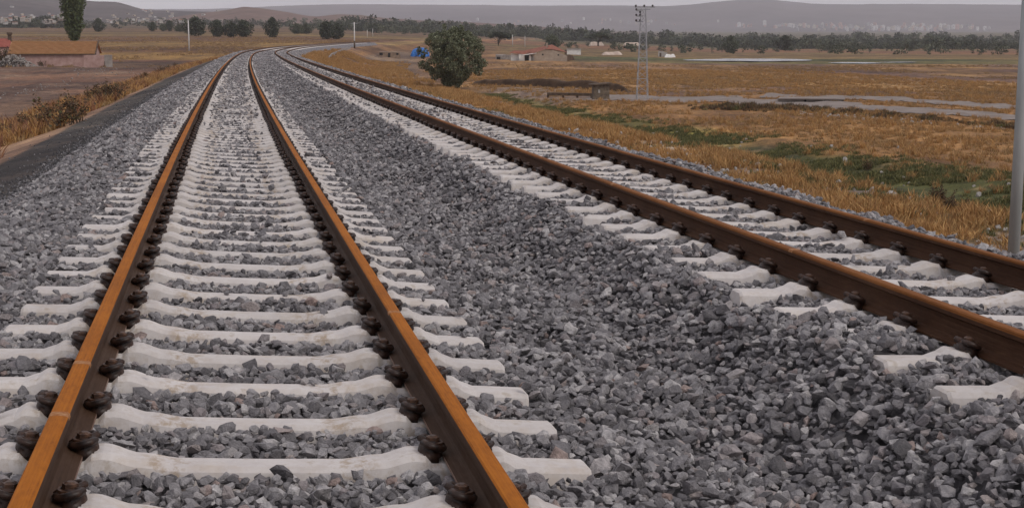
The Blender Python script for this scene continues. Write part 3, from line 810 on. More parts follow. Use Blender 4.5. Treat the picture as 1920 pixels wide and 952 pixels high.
# trees that stand apart
TREES = [  # px, base y, height px, width px, kind, label
    (185, 60, 24, 22, 'd', 'small dark round tree just right of the poplar'),
    (286, 59, 17, 15, 'd', 'small dark tree, leftmost of the row across the left field'),
    (306, 59, 13, 15, 'g', 'low greyish shrub tree between two small trees of the left field row'),
    (318, 59, 19, 16, 'd', 'small upright dark tree left of the pale pole'),
    (337, 60, 12, 22, 'g', 'low wide bushy tree close to the left of the pale pole'),
    (367, 68, 33, 42, 'd', 'dark round tree right behind the pale pole in the left field'),
    (407, 70, 31, 28, 'd', 'dark round tree standing alone between the pole tree and the wide pair'),
    (434, 70, 26, 30, 'd', 'left one of two dark trees grown into a wide clump'),
    (458, 70, 30, 34, 'd', 'right one of two dark trees grown into a wide clump'),
    (511, 71, 36, 27, 'd', 'dark egg-shaped tree standing alone above the left track bend'),
    (557, 64, 18, 26, 'g', 'left of two hazy low trees behind the bend'),
    (574, 64, 17, 24, 'g', 'right of two hazy low trees behind the bend'),
    (612, 74, 32, 30, 'd', 'dark tree touching the gravel of the far bend'),
    (632, 74, 28, 26, 'd', 'second dark tree at the far bend, behind and right of its neighbour'),
    (935, 87, 28, 40, 'u', 'dark spreading tree on a short trunk right of the big olive tree'),
    (1036, 93, 26, 28, 'g', 'grey green tree behind the red roofed farmhouse'),
    (1122, 87, 26, 40, 'u', 'umbrella shaped tree on a bare trunk beside pale earth heaps'),
    (1370, 100, 30, 30, 'g', 'grey green bushy tree standing before the far wood, beyond the pylon'),
    (1471, 95, 27, 32, 'd', 'dark round tree with a short trunk above the long pond'),
    (1547, 60, 14, 26, 'd', 'dark domed tree standing up above the far wood'),
    (1548, 82, 13, 22, 'g', 'low grey green bush at the near edge of the far wood'),
]
PROT = {}
for kd, shape, lm in (('d', 'round', 'leaf_dark'), ('g', 'round', 'leaf_grey'), ('u', 'umbrella', 'leaf_dark')):
    PROT[kd] = []
    for k in range(3):
        cr, tm = tree_meshes(1.0, 1.0, rt, None, 2100, .05, shape, .045, .10)
        c = mesh_obj('crown', cr[0], cr[1], M[lm]); leaf_attr(c.data, cr[2]); t = tm.build('trunk', M['bark'], None, True)
        col.objects.unlink(c); col.objects.unlink(t)
        PROT[kd].append((c.data, t.data))
for i, (px, py, hp, wp, kd, lab) in enumerate(TREES):
    if px == 1547: x, y, z = at_d(px, 1700)
    else: x, y, z = at(px, py)
    if y > 2000: x, y, z = at_d(px, 900)
    mpp = y / FPX
    root = empty('field_tree', (x, y, z), rt.uniform(0, 6.28)); tag(root, lab, 'tree', 'trees standing apart on the plain')
    sc = (wp * mpp * 1.15, wp * mpp * 1.15, hp * mpp * 1.05)
    for nm, me in zip(('crown', 'trunk'), PROT[kd][i % 3]):
        o = link(bpy.data.objects.new(nm, me), root)
    root.scale = sc
# the far wood: one mass
r = random.Random(77); V, F, L = [], [], []
def wood(n, pxr, yr, hr, seed):
    global V, F, L
    r = random.Random(seed)
    for _ in range(n):
        px = r.uniform(*pxr); yy = r.uniform(*yr)
        if seed == 1: yy = max(yy, float(np.interp(px, [880, 1300, 1600, 2000], [1290, 1230, 960, 850])) + r.uniform(0, 120))
        x = (px - CX) / FPX * yy; z = float(ground_z(x, yy))
        h = r.uniform(*hr); h *= .6 + .8 * float(vnoise(px * .02, yy * .004, seed)); w = h * r.uniform(.45, .85)
        cl = [((x + r.gauss(0, w * .3), yy + r.gauss(0, w * .3), z + h * (.05 + .75 * r.random())), (w * .45, h * .2)) for _ in range(6)]
        sh = r.gauss(0, .3)
        v, f, l = leaf_quads([(p, s + sh) for p, s in crown_points(cl, 100, r)], w * .17, r)
        b0 = len(V); V += v; F += [tuple(q + b0 for q in ff) for ff in f]; L += [min(1, max(0, q)) for q in l]
wood(1150, (880, 1990), (860, 1350), (3.5, 8), 1)
wood(850, (640, 2000), (1250, 2050), (6.5, 12.5), 2)
wood(200, (600, 960), (1000, 1350), (4, 7), 3)
o = mesh_obj('distant_wood', V, F, M['leaf_dark']); leaf_attr(o.data, L)
tag(o, 'dark green far-off wood stretching across the plain below the ridge', 'wood', kind='stuff')
V, F, L = [], [], []
wood(130, (1040, 1990), (560, 900), (1.6, 5.5), 8)
o = mesh_obj('field_scrub', V, F, M['leaf_grey']); leaf_attr(o.data, L)
tag(o, 'grey green scrub dotted over the reddish field in front of the far wood', 'scrub', kind='stuff')
V, F, L = [], [], []
wood(260, (-20, 700), (1150, 2300), (5, 9), 4)
wood(60, (-20, 160), (1150, 1500), (6, 10), 6)
o = mesh_obj('hillside_trees', V, F, M['leaf_dark']); leaf_attr(o.data, L)
tag(o, 'hazy trees scattered among the village houses at the foot of the left hills', 'trees', kind='stuff')

# ------------------------------------------------------------------ roads, ponds, banks (sheets on the right plain)
def strip(name, pix, wpx, mat, lift=.02, kind='structure'):
    """a sheet along ground points seen at pix, half-width in metres"""
    pts = [at(*p)[:2] for p in pix]
    P = []; n = 360
    ts = np.linspace(0, len(pts) - 1, n)
    xs = np.interp(ts, range(len(pts)), [p[0] for p in pts]); ys = np.interp(ts, range(len(pts)), [p[1] for p in pts])
    ws = np.interp(ts, range(len(pts)), wpx)
    dx, dy = np.gradient(xs), np.gradient(ys); l = np.hypot(dx, dy); nx, ny = -dy / l, dx / l
    c = np.linspace(-1, 1, 25)
    j = 1 + .5 * (fbm(ts * 3, ts * 0 + 5, 3) - .5)
    X = xs[:, None] + nx[:, None] * (ws * j)[:, None] * c[None]; Y = ys[:, None] + ny[:, None] * (ws * j)[:, None] * c[None]
    Z = ground_z(X, Y) + lift
    if nx.mean() * 0 + ny.mean() > 0: X, Y, Z = X[:, ::-1], Y[:, ::-1], Z[:, ::-1]
    o = grid_obj(name, X, Y, Z, mat)
    me = o.data
    if me.polygons[0].normal.z < 0: me.flip_normals()
    tag(o, kind=kind); ROADS.append((xs, ys, ws)); return o
strip('dirt_road', [(1100, 186), (1250, 186), (1400, 190), (1520, 196), (1660, 203), (1800, 212), (1960, 224)], [5, 7, 6, 4, 2.6, 2.2, 2.2], M['road'], .05)
strip('dirt_track', [(1430, 181), (1560, 182), (1700, 189), (1800, 195), (1960, 206)], [3.5, 3, 2.5, 2.3, 2.3], M['road'], .055)
strip('farm_path', [(1650, 183), (1750, 190), (1840, 198), (1960, 207)], [.5, .6, .7, .7], M['road'], .06) if False else None
# dry grass ----------------------------------------------------------
def tuft(seed, nb, h, spread, mat, wdt=.006):
    r = random.Random(seed); V, F, L = [], [], []
    for _ in range(nb):
        a = r.uniform(0, 6.28); p = Vector((math.cos(a), math.sin(a), 0)) * spread * math.sqrt(r.random()) * .5
        d = Vector((r.gauss(0, .35), r.gauss(0, .35), 1)); hh = h * r.uniform(.5, 1.1); w = wdt * r.uniform(.7, 1.4)
        sd = Vector((math.cos(a * 3), math.sin(a * 3), 0)) * w
        bend = Vector((r.gauss(0, .3), r.gauss(0, .3), -.15)) * hh
        q1 = p + d * hh * .5; q2 = p + d * hh + bend * .6
        k = len(V); V += [p - sd, p + sd, q1 + sd * .8, q1 - sd * .8, q2]
        F += [(k, k + 1, k + 2, k + 3), (k + 3, k + 2, k + 4)]; s_ = r.random(); L += [s_, s_]
    return proto('grass_tuft', V, F, mat, L)
T_DRY = [tuft(i, 34, .42, .35, M['grass_dry'], .011) for i in range(4)]
T_STRAW = [tuft(20 + i, 26, .22, .4, M['grass_straw'], .013) for i in range(4)]
T_FAR = [tuft(30 + i, 26, .22, .5, M['grass_far'], .016) for i in range(4)]
T_GREEN = [tuft(40 + i, 34, .22, .45, M['grass_green'], .014) for i in range(4)]
T_WEED = [tuft(60 + i, 30, .5, .3, M['weed_red'], .014) for i in range(3)]
def sow(name, n, us, ss, dens, protos, smin, smax, label, seed, cat='grass', view=True):
    r = np.random.default_rng(seed)
    s = ss[0] + (ss[1] - ss[0]) * r.random(n) ** 1.3; u = r.uniform(us[0], us[1], n)
    x, y = to_xy(s, u)
    k = (r.random(n) < dens(x, y, s, u)) & (np.abs(x) < .40 * y + 3)
    for xs_, ys_, ws_ in ROADS:
        for q in range(0, len(xs_), 6): k &= np.hypot(x - xs_[q], y - ys_[q]) > ws_[q] * .92
    x, y = x[k], y[k]; m_ = len(x)
    sc = r.uniform(smin, smax, m_)
    P = np.stack([x, y, ground_z(x, y) - .02], -1)
    rot = np.stack([r.normal(0, .1, m_), r.normal(0, .1, m_), r.uniform(0, 6.28, m_)], -1)
    print(name, m_)
    scatter(name, P, rot, np.repeat(sc[:, None], 3, 1), r.integers(0, len(protos), m_), protos, label, cat)
sow('dry_grass', 64000, (6.6, 24), (8, 330), lambda x, y, s, u: sst(.34, .62, fbm(x * .3, y * .3, 201)) * np.interp(u, [6.6, 7.3, 8.5, 10, 20, 24], [.15, .5, .9, 1, .8, .2]) * sst(.2, .5, fbm(x * .12, y * .08, 207)), T_DRY + T_STRAW[:1], .6, 1.35,
    'tall dry orange grass on the bank right of the tracks', 1)
sow('ditch_grass', 44000, (20, 31), (20, 150), lambda x, y, s, u: np.exp(-(np.abs(u - 25.4) / np.interp(y, [30, 45, 62, 100, 160], [6.5, 5.5, 3.2, 1.5, .8])) ** 2) * sst(.38, .55, fbm(x * .4, y * .4, 211)), T_GREEN, .5, 1.1,
    'green grass growing along the ditch below the right bank', 2)
sow('bank_grass', 9000, (10.5, 19), (45, 175), lambda x, y, s, u: sst(.42, .6, fbm(x * .12, y * .05, 91)) * .8, T_GREEN + T_STRAW[:2], .7, 1.4,
    'yellow green grass in streaks on the right bank', 3)
sow('field_stubble', 80000, (23, 95), (18, 260), lambda x, y, s, u: (sst(.25, .6, fbm(x * .2, y * .2, 221))) * (1 - np.exp(-((u - 25.4) / 2.5) ** 2)), T_STRAW + T_DRY[:2], .5, 1.1,
    'short dry stubble covering the orange brown field right of the ditch', 4)
sow('far_stubble', 90000, (40, 240), (110, 400), lambda x, y, s, u: sst(.42, .62, fbm(x * .09, y * .022, 241)) * .8 * sst(128, 150, y) * (1 - sst(290, 325, y)) * .75, T_FAR + T_STRAW[:1], .6, 1.5,
    'rough dry straw over the ploughed field beyond the dirt road', 6)
sow('left_grass', 16000, (-9.6, -5.2), (18, 260), lambda x, y, s, u: sst(.32, .6, fbm(x * .35, y * .3, 231)) * np.interp(-u, [5.2, 6.2, 8.5, 9.6], [.25, 1, .9, .3]), T_DRY + T_STRAW + T_WEED[:1], .6, 1.5,
    'dry orange grass in the strip left of the dark path', 5)
sow('left_stubble', 30000, (-190, -12), (215, 640), lambda x, y, s, u: sst(.46, .64, fbm(x * .08, y * .03, 251)) * np.where(y > 285, .6, .12), T_FAR, 1.0, 2.4,
    'dry straw and weeds in bands over the brown left fields', 7)
# dark dried weed shrubs in the strip
def shrub_mesh(seed, h, w, n):
    r = random.Random(seed); pts = []; st = MB()
    for _ in range(16):
        a = r.uniform(0, 6.28); lean = r.uniform(.05, .5); hh = h * r.uniform(.55, 1)
        base_ = Vector((r.gauss(0, w * .16), r.gauss(0, w * .16), 0)); tip = base_ + Vector((math.cos(a) * lean * w, math.sin(a) * lean * w, hh))
        st.tube([base_, base_.lerp(tip, .5) + Vector((0, 0, .05)), tip], [.012, .009, .004], 4)
        for _ in range(n // 16):
            t = r.uniform(.15, 1); p = base_.lerp(tip, t) + Vector((r.gauss(0, .07), r.gauss(0, .07), r.gauss(0, .05)))
            p.z = max(.02, p.z)
            pts.append((p, r.random()))
    lv = leaf_quads(pts, .05, r)
    return lv, st
SHR = []
for k in range(3):
    lv, st = shrub_mesh(900 + k, 1.0, 1.1, 700)
    a = mesh_obj('foliage', lv[0], lv[1], M['weed_dark']); leaf_attr(a.data, lv[2]); b_ = st.build('stems', M['bark'])
    col.objects.unlink(a); col.objects.unlink(b_); SHR.append((a.data, b_.data))
SH = [(8, 262, .55, 'greenish weed shrub at the left edge of the photo'), (28, 256, .5, None), (56, 250, .75, 'dark weed shrub left of the largest one'), (100, 232, .75, None), (128, 236, 1.05, 'largest dark brown dried weed shrub beside the dark path'),
      (82, 246, .7, None), (180, 197, .95, None), (204, 193, 1.05, 'tall dark weed shrub before the gap in the left weed strip'), (215, 188, .85, None), (240, 172, .7, None), (262, 160, .75, None),
      (272, 154, .9, None), (304, 141, .95, 'dark weed shrub where the weed strip meets the pale pole, farthest of the big ones'), (318, 134, .8, None), (330, 128, .8, None)]
for i, (px, py, h, lab) in enumerate(SH):
    x, y, z = at(px, py)
    root = empty('weed_shrub', (x, y, z), rt.uniform(0, 6.28)); root.scale = (h * 1.15, h * 1.15, h)
    tag(root, lab or 'dark brown dried weed shrub among others in the strip left of the dark path', 'shrub', 'dried weed shrubs along the left path')
    for nm, me in zip(('foliage', 'stems'), SHR[i % 3]): link(bpy.data.objects.new(nm, me), root)
for i, (px, py, h) in enumerate([(1760, 385, .75), (1786, 400, .6), (1628, 320, .5)]):
    x, y, z = at(px, py)
    root = empty('weed_shrub', (x, y, z), i); root.scale = (h, h, h)
    tag(root, ['dark brown weed shrub in the green ditch, left of the near pole', 'smaller dark weed shrub closest to the near pole', 'thin brown weed standing in the dry grass of the right bank'][i], 'shrub', 'weed shrubs along the right ditch')
    for nm, me in zip(('foliage', 'stems'), SHR[i % 3]): link(bpy.data.objects.new(nm, me), root)
# pale stones and rubbish in the ditch
r = np.random.default_rng(9); n = 420
s = r.uniform(26, 90, n); u = np.where(r.random(n) < .75, r.normal(20.6, 1.6, n), r.normal(25, 3, n)); x, y = to_xy(s, u)
sc = r.uniform(.05, .16, n) * np.where(r.random(n) < .03, 1.5, 1)
scatter('ditch_stones', np.stack([x, y, ground_z(x, y) + sc * .3], -1), r.uniform(0, 6, (n, 3)), np.repeat(sc[:, None], 3, 1), r.integers(0, 4, n), PALE, 'pale stones scattered along the green ditch below the right bank', 'stones')

# ------------------------------------------------------------------ ponds, banks
def pond(name, x0, x1, yc, half, lab):
    a = at(x0, yc); b_ = at(x1, yc); n = 40; t = np.linspace(0, 1, n)
    xs = a[0] + (b_[0] - a[0]) * t; ys = a[1] + (b_[1] - a[1]) * t
    w = half * np.sin(np.pi * (t * .96 + .02)) ** .5 * (.6 + .8 * fbm(t * 6, t * 0, 8))
    c = np.linspace(-1, 1, 5)
    X = np.repeat(xs[:, None], 5, 1); Y = ys[:, None] + w[:, None] * c[None]
    Z = np.full_like(X, float(np.max(ground_z(X, Y))) + .03)
    o = grid_obj(name, X[:, ::-1] if False else X, Y, Z, M['water'])
    if o.data.polygons[0].normal.z < 0: o.data.flip_normals()
    tag(o, kind='structure')
pond('water', 1284, 1512, 113.5, 26, '')
pond('water', 1556, 1645, 119, 10, '')
pond('water', 1648, 1716, 118.2, 4, '')
# ridge of bare earth left of the shed, near-side shade put into its colour
def mound(name, pix, h, w, mat, label, cat, group=None, seed=1):
    pts = [at(*p) for p in pix]; n = max(24, len(pix) * 10); ts = np.linspace(0, len(pts) - 1, n)
    xs = np.interp(ts, range(len(pts)), [p[0] for p in pts]); ys = np.interp(ts, range(len(pts)), [p[1] for p in pts])
    c = np.linspace(-1, 1, 13); end = np.clip(np.minimum(ts, ts[-1] - ts) * 3.0, 0, 1) ** .6
    X = np.repeat(xs[:, None], 13, 1); Y = ys[:, None] + w * c[None]
    prof = np.where(c < 0, np.clip((1 + c) * 2.2, 0, 1), 1 - sst(0, 1, c))
    hh = h * end[:, None] * prof[None] * (.75 + .5 * fbm(X * .22, Y * .22, seed))
    o = grid_obj(name, X, Y, ground_z(X, Y) + hh - .05, mat)
    if o.data.polygons[0].normal.z < 0: o.data.flip_normals()
    tag(o, label, cat, group); return o
mound('earth_bank', [(884, 158), (960, 160), (1040, 163), (1112, 168), (1180, 173)], .85, 1.6, M['dirt_shade'], 'long low bank of bare earth, coloured dark for its shaded face, left of the stone shed', 'bank')
for i, (x0, x1, yy, lab) in enumerate([(1104, 1132, 86, 'pale earth heap under the umbrella shaped tree'), (1168, 1200, 86, 'pale earth heap just left of the pylon'), (1128, 1166, 103, 'flat pale heap on the green field')]):
    mound('earth_heap', [(x0, yy), ((x0 + x1) / 2, yy), (x1, yy)], 2.2 if i < 2 else 1.0, 5, M['dirt_pale'], lab, 'earth heap', 'pale earth heaps', 5 + i)
# pale wall running beside the bend, right
def wallrun(name, pix, h, t, mat, label, cat):
    pts = [at(*p) for p in pix]; b = MB()
    V = []; 
    for i, p in enumerate(pts):
        hh = h * (1 if i % 2 else .75)
        V += [(p[0], p[1], p[2] - .3), (p[0], p[1], p[2] + hh), (p[0] + .1, p[1] + t, p[2] + hh), (p[0] + .1, p[1] + t, p[2] - .3)]
    F = []
    for i in range(len(pts) - 1):
        for k in range(4): F.append((i * 4 + k, i * 4 + (k + 1) % 4, i * 4 + 4 + (k + 1) % 4, i * 4 + 4 + k))
    F += [(3, 2, 1, 0), tuple(len(V) - 4 + k for k in range(4))]
    o = mesh_obj(name, V, F, mat); tag(o, label, cat); return o
wallrun('low_wall', [(616, 110), (622, 105), (631, 100), (643, 96), (656, 92.5)], .5, .5, M['rubble'], 'low pale broken wall curving beside the dry grass at the far bend', 'wall')

# ------------------------------------------------------------------ buildings
def bear(px): return -math.atan((px - CX) / FPX)
# left house
x, y, z = at(98, 124)
hs = empty('tiled_house', (x, y, z - .1), bear(98) - R(9)); tag(hs, 'low pink walled house with a long orange tiled roof at the left edge', 'house')
W, D, H, RH = 12.2, 7.6, 2.0, 1.75
b = MB(); b.add([(-W / 2, 0, -.5), (W / 2, 0, -.5), (W / 2, D, -.5), (-W / 2, D, -.5), (-W / 2, 0, H), (W / 2, 0, H), (W / 2, D, H), (-W / 2, D, H), (-W / 2, D / 2, H + RH), (W / 2, D / 2, H + RH)],
                [(0, 1, 5, 4), (2, 3, 7, 6), (1, 2, 6, 9, 5), (3, 0, 4, 8, 7)])
b.build('wall', M['plaster_pink'], hs)
rf = MB()
for sg in (0, 1):
    n = 26
    for k in range(n):   # tile rows stepped down the slope
        t0, t1 = k / n, (k + 1) / n
        def pt(xx, t, up):
            yy = (-.35 + (D / 2 + .35) * t) if sg == 0 else (D + .35 - (D / 2 + .35) * t)
            return (xx, yy, H - .12 + (RH + .18) * t + up)
        xs = [-W / 2 - .3 + (W + .6) * j / 30 for j in range(31)]
        vv = []; ff = []
        for j, xx in enumerate(xs):
            sag = .02 * math.sin(j * 2.1 + k * .7) + (.05 if (j * 7 + k * 13) % 29 == 0 and j > 17 else 0)
            vv += [pt(xx, t0, .09 + sag), pt(xx, t1, .03 + sag)]
        for j in range(30): ff.append((2 * j, 2 * j + 2, 2 * j + 3, 2 * j + 1))
        rf.add(vv, ff)
rf.add([(-W / 2 - .3, -.35, H - .13), (W / 2 + .3, -.35, H - .13), (W / 2 + .3, D / 2, H + RH + .05), (-W / 2 - .3, D / 2, H + RH + .05), (W / 2 + .3, D + .35, H - .13), (-W / 2 - .3, D + .35, H - .13)], [(0, 1, 2, 3), (3, 2, 4, 5)])
rf.build('roof', M['tile_orange'], hs)
b = MB()
for xx in (W / 2 + .3,):
    b.add([(xx, -.35, H - .3), (xx + .12, -.35, H - .3), (xx + .12, D / 2, H + RH - .05), (xx, D / 2, H + RH - .05), (xx, -.35, H + .02), (xx + .12, -.35, H + .02), (xx + .12, D / 2, H + RH + .25), (xx, D / 2, H + RH + .25)],
          [(3, 2, 1, 0), (4, 5, 6, 7), (0, 1, 5, 4), (1, 2, 6, 5), (2, 3, 7, 6), (3, 0, 4, 7)])
b.box(-W / 2 - .3, W / 2 + .3, -.33, -.22, H - .24, H - .10)
b.build('verge_board', M['dark_wood'], hs)
# yard wall to its right, and the pale pier
x, y, z = at(191, 126)
yw = empty('yard_wall', (x, y - 1.2, z - .1), bear(191) - R(9)); tag(yw, 'low pink yard wall joining the right end of the tiled house', 'wall')
b = MB(); b.box(-2.2, .75, 0, .3, -.5, 1.82); b.build('wall_panel', M['plaster_pink'], yw)
b = MB(); b.box(.75, 1.85, -.04, .34, -.5, 1.86); b.build('end_pier', M['slab'], yw)
b = MB(); b.box(.72, .80, -.045, -.01, -.2, .9); b.build('gap_post', M['dark_wood'], yw)
# red roofed hut at the left edge
x, y, z = at_d(8, 235)
hu = empty('red_hut', (x, y, z), bear(8)); tag(hu, 'hut with a red roof and dark chimney at the left photo edge', 'hut')
b = MB(); b.box(-3, 2.2, 0, 4, -.5, 3.0); b.build('wall', M['plaster_pink'], hu)
b = MB(); b.add([(-3.3, -.3, 2.9), (2.6, -.3, 2.9), (1.6, 2, 4.3), (-3.3, 2, 4.3), (2.6, 4.3, 2.9), (-3.3, 4.3, 2.9)], [(0, 1, 2, 3), (3, 2, 4, 5), (1, 4, 2), (0, 3, 5)]); rr_ = b.build('roof', M['red_sheet'], hu)
b = MB(); b.box(1.5, 2.1, 1.6, 2.2, 3.2, 4.9); b.box(1.35, 2.25, 1.45, 2.35, 4.9, 5.3); b.build('chimney', M['dark_wood'], rr_)
# rubble and scrub before the house
r = np.random.default_rng(21); n = 420
cx_, cy_, cz_ = at_d(36, 209.5); a = r.normal(0, 1, n); hgt = np.exp(-(a / 1.1) ** 2)
x = cx_ + a * 1.9; y = cy_ + r.normal(0, .8, n) - .4; z = ground_z(x, y) + r.random(n) * 1.7 * hgt; sc = r.uniform(.10, .32, n)
scatter('rubble', np.stack([x, y, z], -1), r.uniform(0, 6, (n, 3)), np.repeat(sc[:, None], 3, 1), r.integers(0, 4, n), RUB, 'heap of grey rubble stones before the tiled house', 'rubble')
n = 300; r = np.random.default_rng(22)
tt = r.random(n); px = np.where(tt < .5, r.normal(60, 50, n), r.normal(190, 35, n)); py = np.where(tt < .5, 182 - .22 * px + r.normal(0, 5, n), 135 + r.normal(0, 4, n)); q = np.array([at(a, b_) for a, b_ in zip(px[:120], py[:120])]); sc = r.uniform(.04, .14, 120) 
scatter('yard_stones', q + np.array([0, 0, .02]), r.uniform(0, 6, (120, 3)), np.repeat(sc[:, None], 3, 1), r.integers(0, 4, 120), RUB, 'small pale stones scattered over the bare left yard', 'stones')
for i, (px, py, h, kd, lab) in enumerate([(3, 121, 1.9, 0, 'dark shrub at the left photo edge before the rubble'), (86, 122, 1.1, 1, 'low dark shrub against the pink house wall'), (12, 104, 3.4, 2, 'grey leafless-looking bush between the rubble and the red hut')]):
    x, y, z = at_d(px, 209 if py > 110 else 212)
    root = empty('yard_shrub', (x, y, z), i); root.scale = (h, h, h); tag(root, lab, 'shrub', 'shrubs round the tiled house')
    for nm, me in zip(('foliage', 'stems'), SHR[i % 3]): link(bpy.data.objects.new(nm, me), root)

# right farmhouse: gable end to the viewer, red roof falling away to the left
x, y, z = at(1010, 115)
fh = empty('farmhouse', (x, y, z), bear(1010)); tag(fh, 'farmhouse with a grey gable wall, white porch and red roof in the middle distance', 'house')
k = y / FPX   # metres per photograph pixel at the house
X0, X1, XR = -8 * k, 53 * k, 16 * k
b = MB(); D = 10
b.add([(X0, 0, -.4), (X1, 0, -.4), (X1, 0, 9 * k), (XR + 10 * k, 0, 20.5 * k), (XR - 4 * k, 0, 21 * k), (X0, 0, 12 * k), (X0, D, -.4), (X1, D, -.4), (X1, D, 9 * k), (XR, D, 21 * k), (X0, D, 12 * k)],
      [(0, 1, 2, 3, 4, 5), (1, 7, 8, 2), (6, 0, 5, 10)]); b.build('wall', M['plaster_grey'], fh)
b = MB(); b.box(6 * k, 9 * k, -.05, .1, 10 * k, 13 * k); b.box(35 * k, 38 * k, -.05, .1, 9.5 * k, 12 * k); b.build('window', M['dark_open'], fh)
b = MB()
b.add([(X0 - 10 * k, -.3, 11 * k), (XR - 3 * k, -.3, 21.6 * k), (XR + 9 * k, D, 30 * k), (X0 - 22 * k, D, 18 * k)], [(0, 1, 2, 3)])
b.add([(XR - 3 * k, -.3, 21.6 * k), (XR + 10 * k, -.3, 21.2 * k), (X1 + 2 * k, D * .6, 15 * k), (XR + 9 * k, D, 30 * k)], [(0, 1, 2, 3)])
rf = b.build('roof', M['tile_red'], fh)
b = MB(); b.box(14 * k, 17 * k, 5, 5.5, 24 * k, 33 * k) ; b.build('chimney', M['plaster_grey'], rf)
b = MB(); b.box(-37 * k, X0 - .02, 1.0, 1.3, -.3, 12 * k); b.build('porch_wall', M['plaster_white'], fh)
b = MB(); b.box(-26 * k, -12 * k, .86, 1.0, 0, 11 * k); b.build('porch_opening', M['dark_open'], fh)
b = MB(); b.box(-18 * k, -13.5 * k, .72, .86, 0, 10 * k); b.build('door', M['plaster_white'], fh)
b = MB(); b.add([(-30 * k, -.2, 10.5 * k), (-4 * k, -.3, 14.5 * k), (-4 * k, .3, 15 * k), (-30 * k, .4, 11 * k)], [(0, 1, 2, 3)]); b.add([(-30 * k, -.2, 9.9 * k), (-4 * k, -.3, 13.7 * k), (-4 * k, -.3, 14.5 * k), (-30 * k, -.2, 10.5 * k)], [(0, 1, 2, 3)]); b.build('eave_board', M['plaster_white'], fh)
b = MB(); b.add([(-56 * k, 2, 14.5 * k), (-26 * k, .6, 12.0 * k), (-14 * k, 4, 18 * k), (-46 * k, 5, 19 * k)], [(0, 1, 2, 3)]); b.add([(-56 * k, 2, 14.2 * k), (-56 * k, 2, 14.5 * k), (-46 * k, 5, 19 * k), (-46 * k, 5, 18 * k)], [(0, 1, 2, 3)]); b.build('wing_roof', M['tile_red'], fh)
b = MB(); b.box(-52 * k, -30 * k, 2.2, 2.6, -.3, 13 * k); b.build('wing_wall', M['plaster_white'], fh)
# rubble-stone outbuilding left of it, pale block and grey heap right of it
x, y, z = at(944, 112)
ob = empty('stone_outbuilding', (x, y, z), bear(944)); tag(ob, 'low ruined stone outbuilding between the big tree and the farmhouse', 'shed')
b = MB(); b.add([(-15 * k, 0, -.3), (15 * k, 0, -.3), (15 * k, 0, 8 * k), (3 * k, 0, 9.5 * k), (-4 * k, 0, 7.5 * k), (-15 * k, 0, 9.5 * k), (-15 * k, 3, -.3), (15 * k, 3, -.3), (15 * k, 3, 8 * k), (-15 * k, 3, 9.5 * k)],
                [(0, 1, 2, 3, 4, 5), (1, 7, 8, 2), (6, 0, 5, 9), (5, 4, 3, 2, 8, 9)]); b.build('wall', M['rubble'], ob)
b = MB(); b.box(-13 * k, -6 * k, -.05, .2, 0, 5 * k); b.build('opening', M['dark_open'], ob)
x, y, z = at(1076, 103)
pb = empty('pale_shed', (x, y, z), bear(1076)); kk = y / FPX; tag(pb, 'small pale grey flat roofed shed right of the farmhouse', 'shed')
b = MB(); b.box(-13 * kk, 13 * kk, 0, 5, -.3, 10.5 * kk); b.build('wall', M['plaster_white'], pb)
b = MB(); b.box(-14 * kk, 14 * kk, -.3, 5.3, 10.5 * kk, 11.5 * kk); b.build('roof', M['slab'], pb)
b = MB(); b.box(-13.8 * kk - .6, -13.2 * kk, -.2, .3, -.3, 9 * kk); b.build('side_post', M['dark_wood'], pb)
x, y, z = at(1066, 114)
mound('brush_heap', [(1050, 114), (1064, 114), (1078, 113.5)], 1.5, 2.0, M['dirt_shade'], 'dark brush heap at the right foot of the farmhouse gable', 'brush heap', seed=9)
x, y, z = at(1245, 107)
fs = empty('field_shed', (x, y, z), bear(1245)); kk = y / FPX; tag(fs, 'small pale ruined hut at the left end of the pond', 'hut')
b = MB(); b.add([(-11 * kk, 0, -.3), (6 * kk, 0, -.3), (6 * kk, 0, 7 * kk), (-2 * kk, 0, 10 * kk), (-11 * kk, 0, 10.5 * kk), (-11 * kk, 4, -.3), (6 * kk, 4, -.3), (6 * kk, 4, 7 * kk), (-11 * kk, 4, 10.5 * kk)], [(0, 1, 2, 3, 4), (1, 6, 7, 2), (5, 0, 4, 8), (4, 3, 2, 7, 8)]); b.build('wall', M['pale_stone'], fs)
b = MB(); b.box(-8 * kk, -5 * kk, -.06, .1, 0, 7 * kk); b.build('opening', M['dark_wood'], fs)
mound('plastic_heap', [(1246, 108), (1256, 108), (1266, 107.5)], 1.0, 2.0, M['plaster_white'], 'flat white heap beside the small ruined hut', 'heap', seed=10)

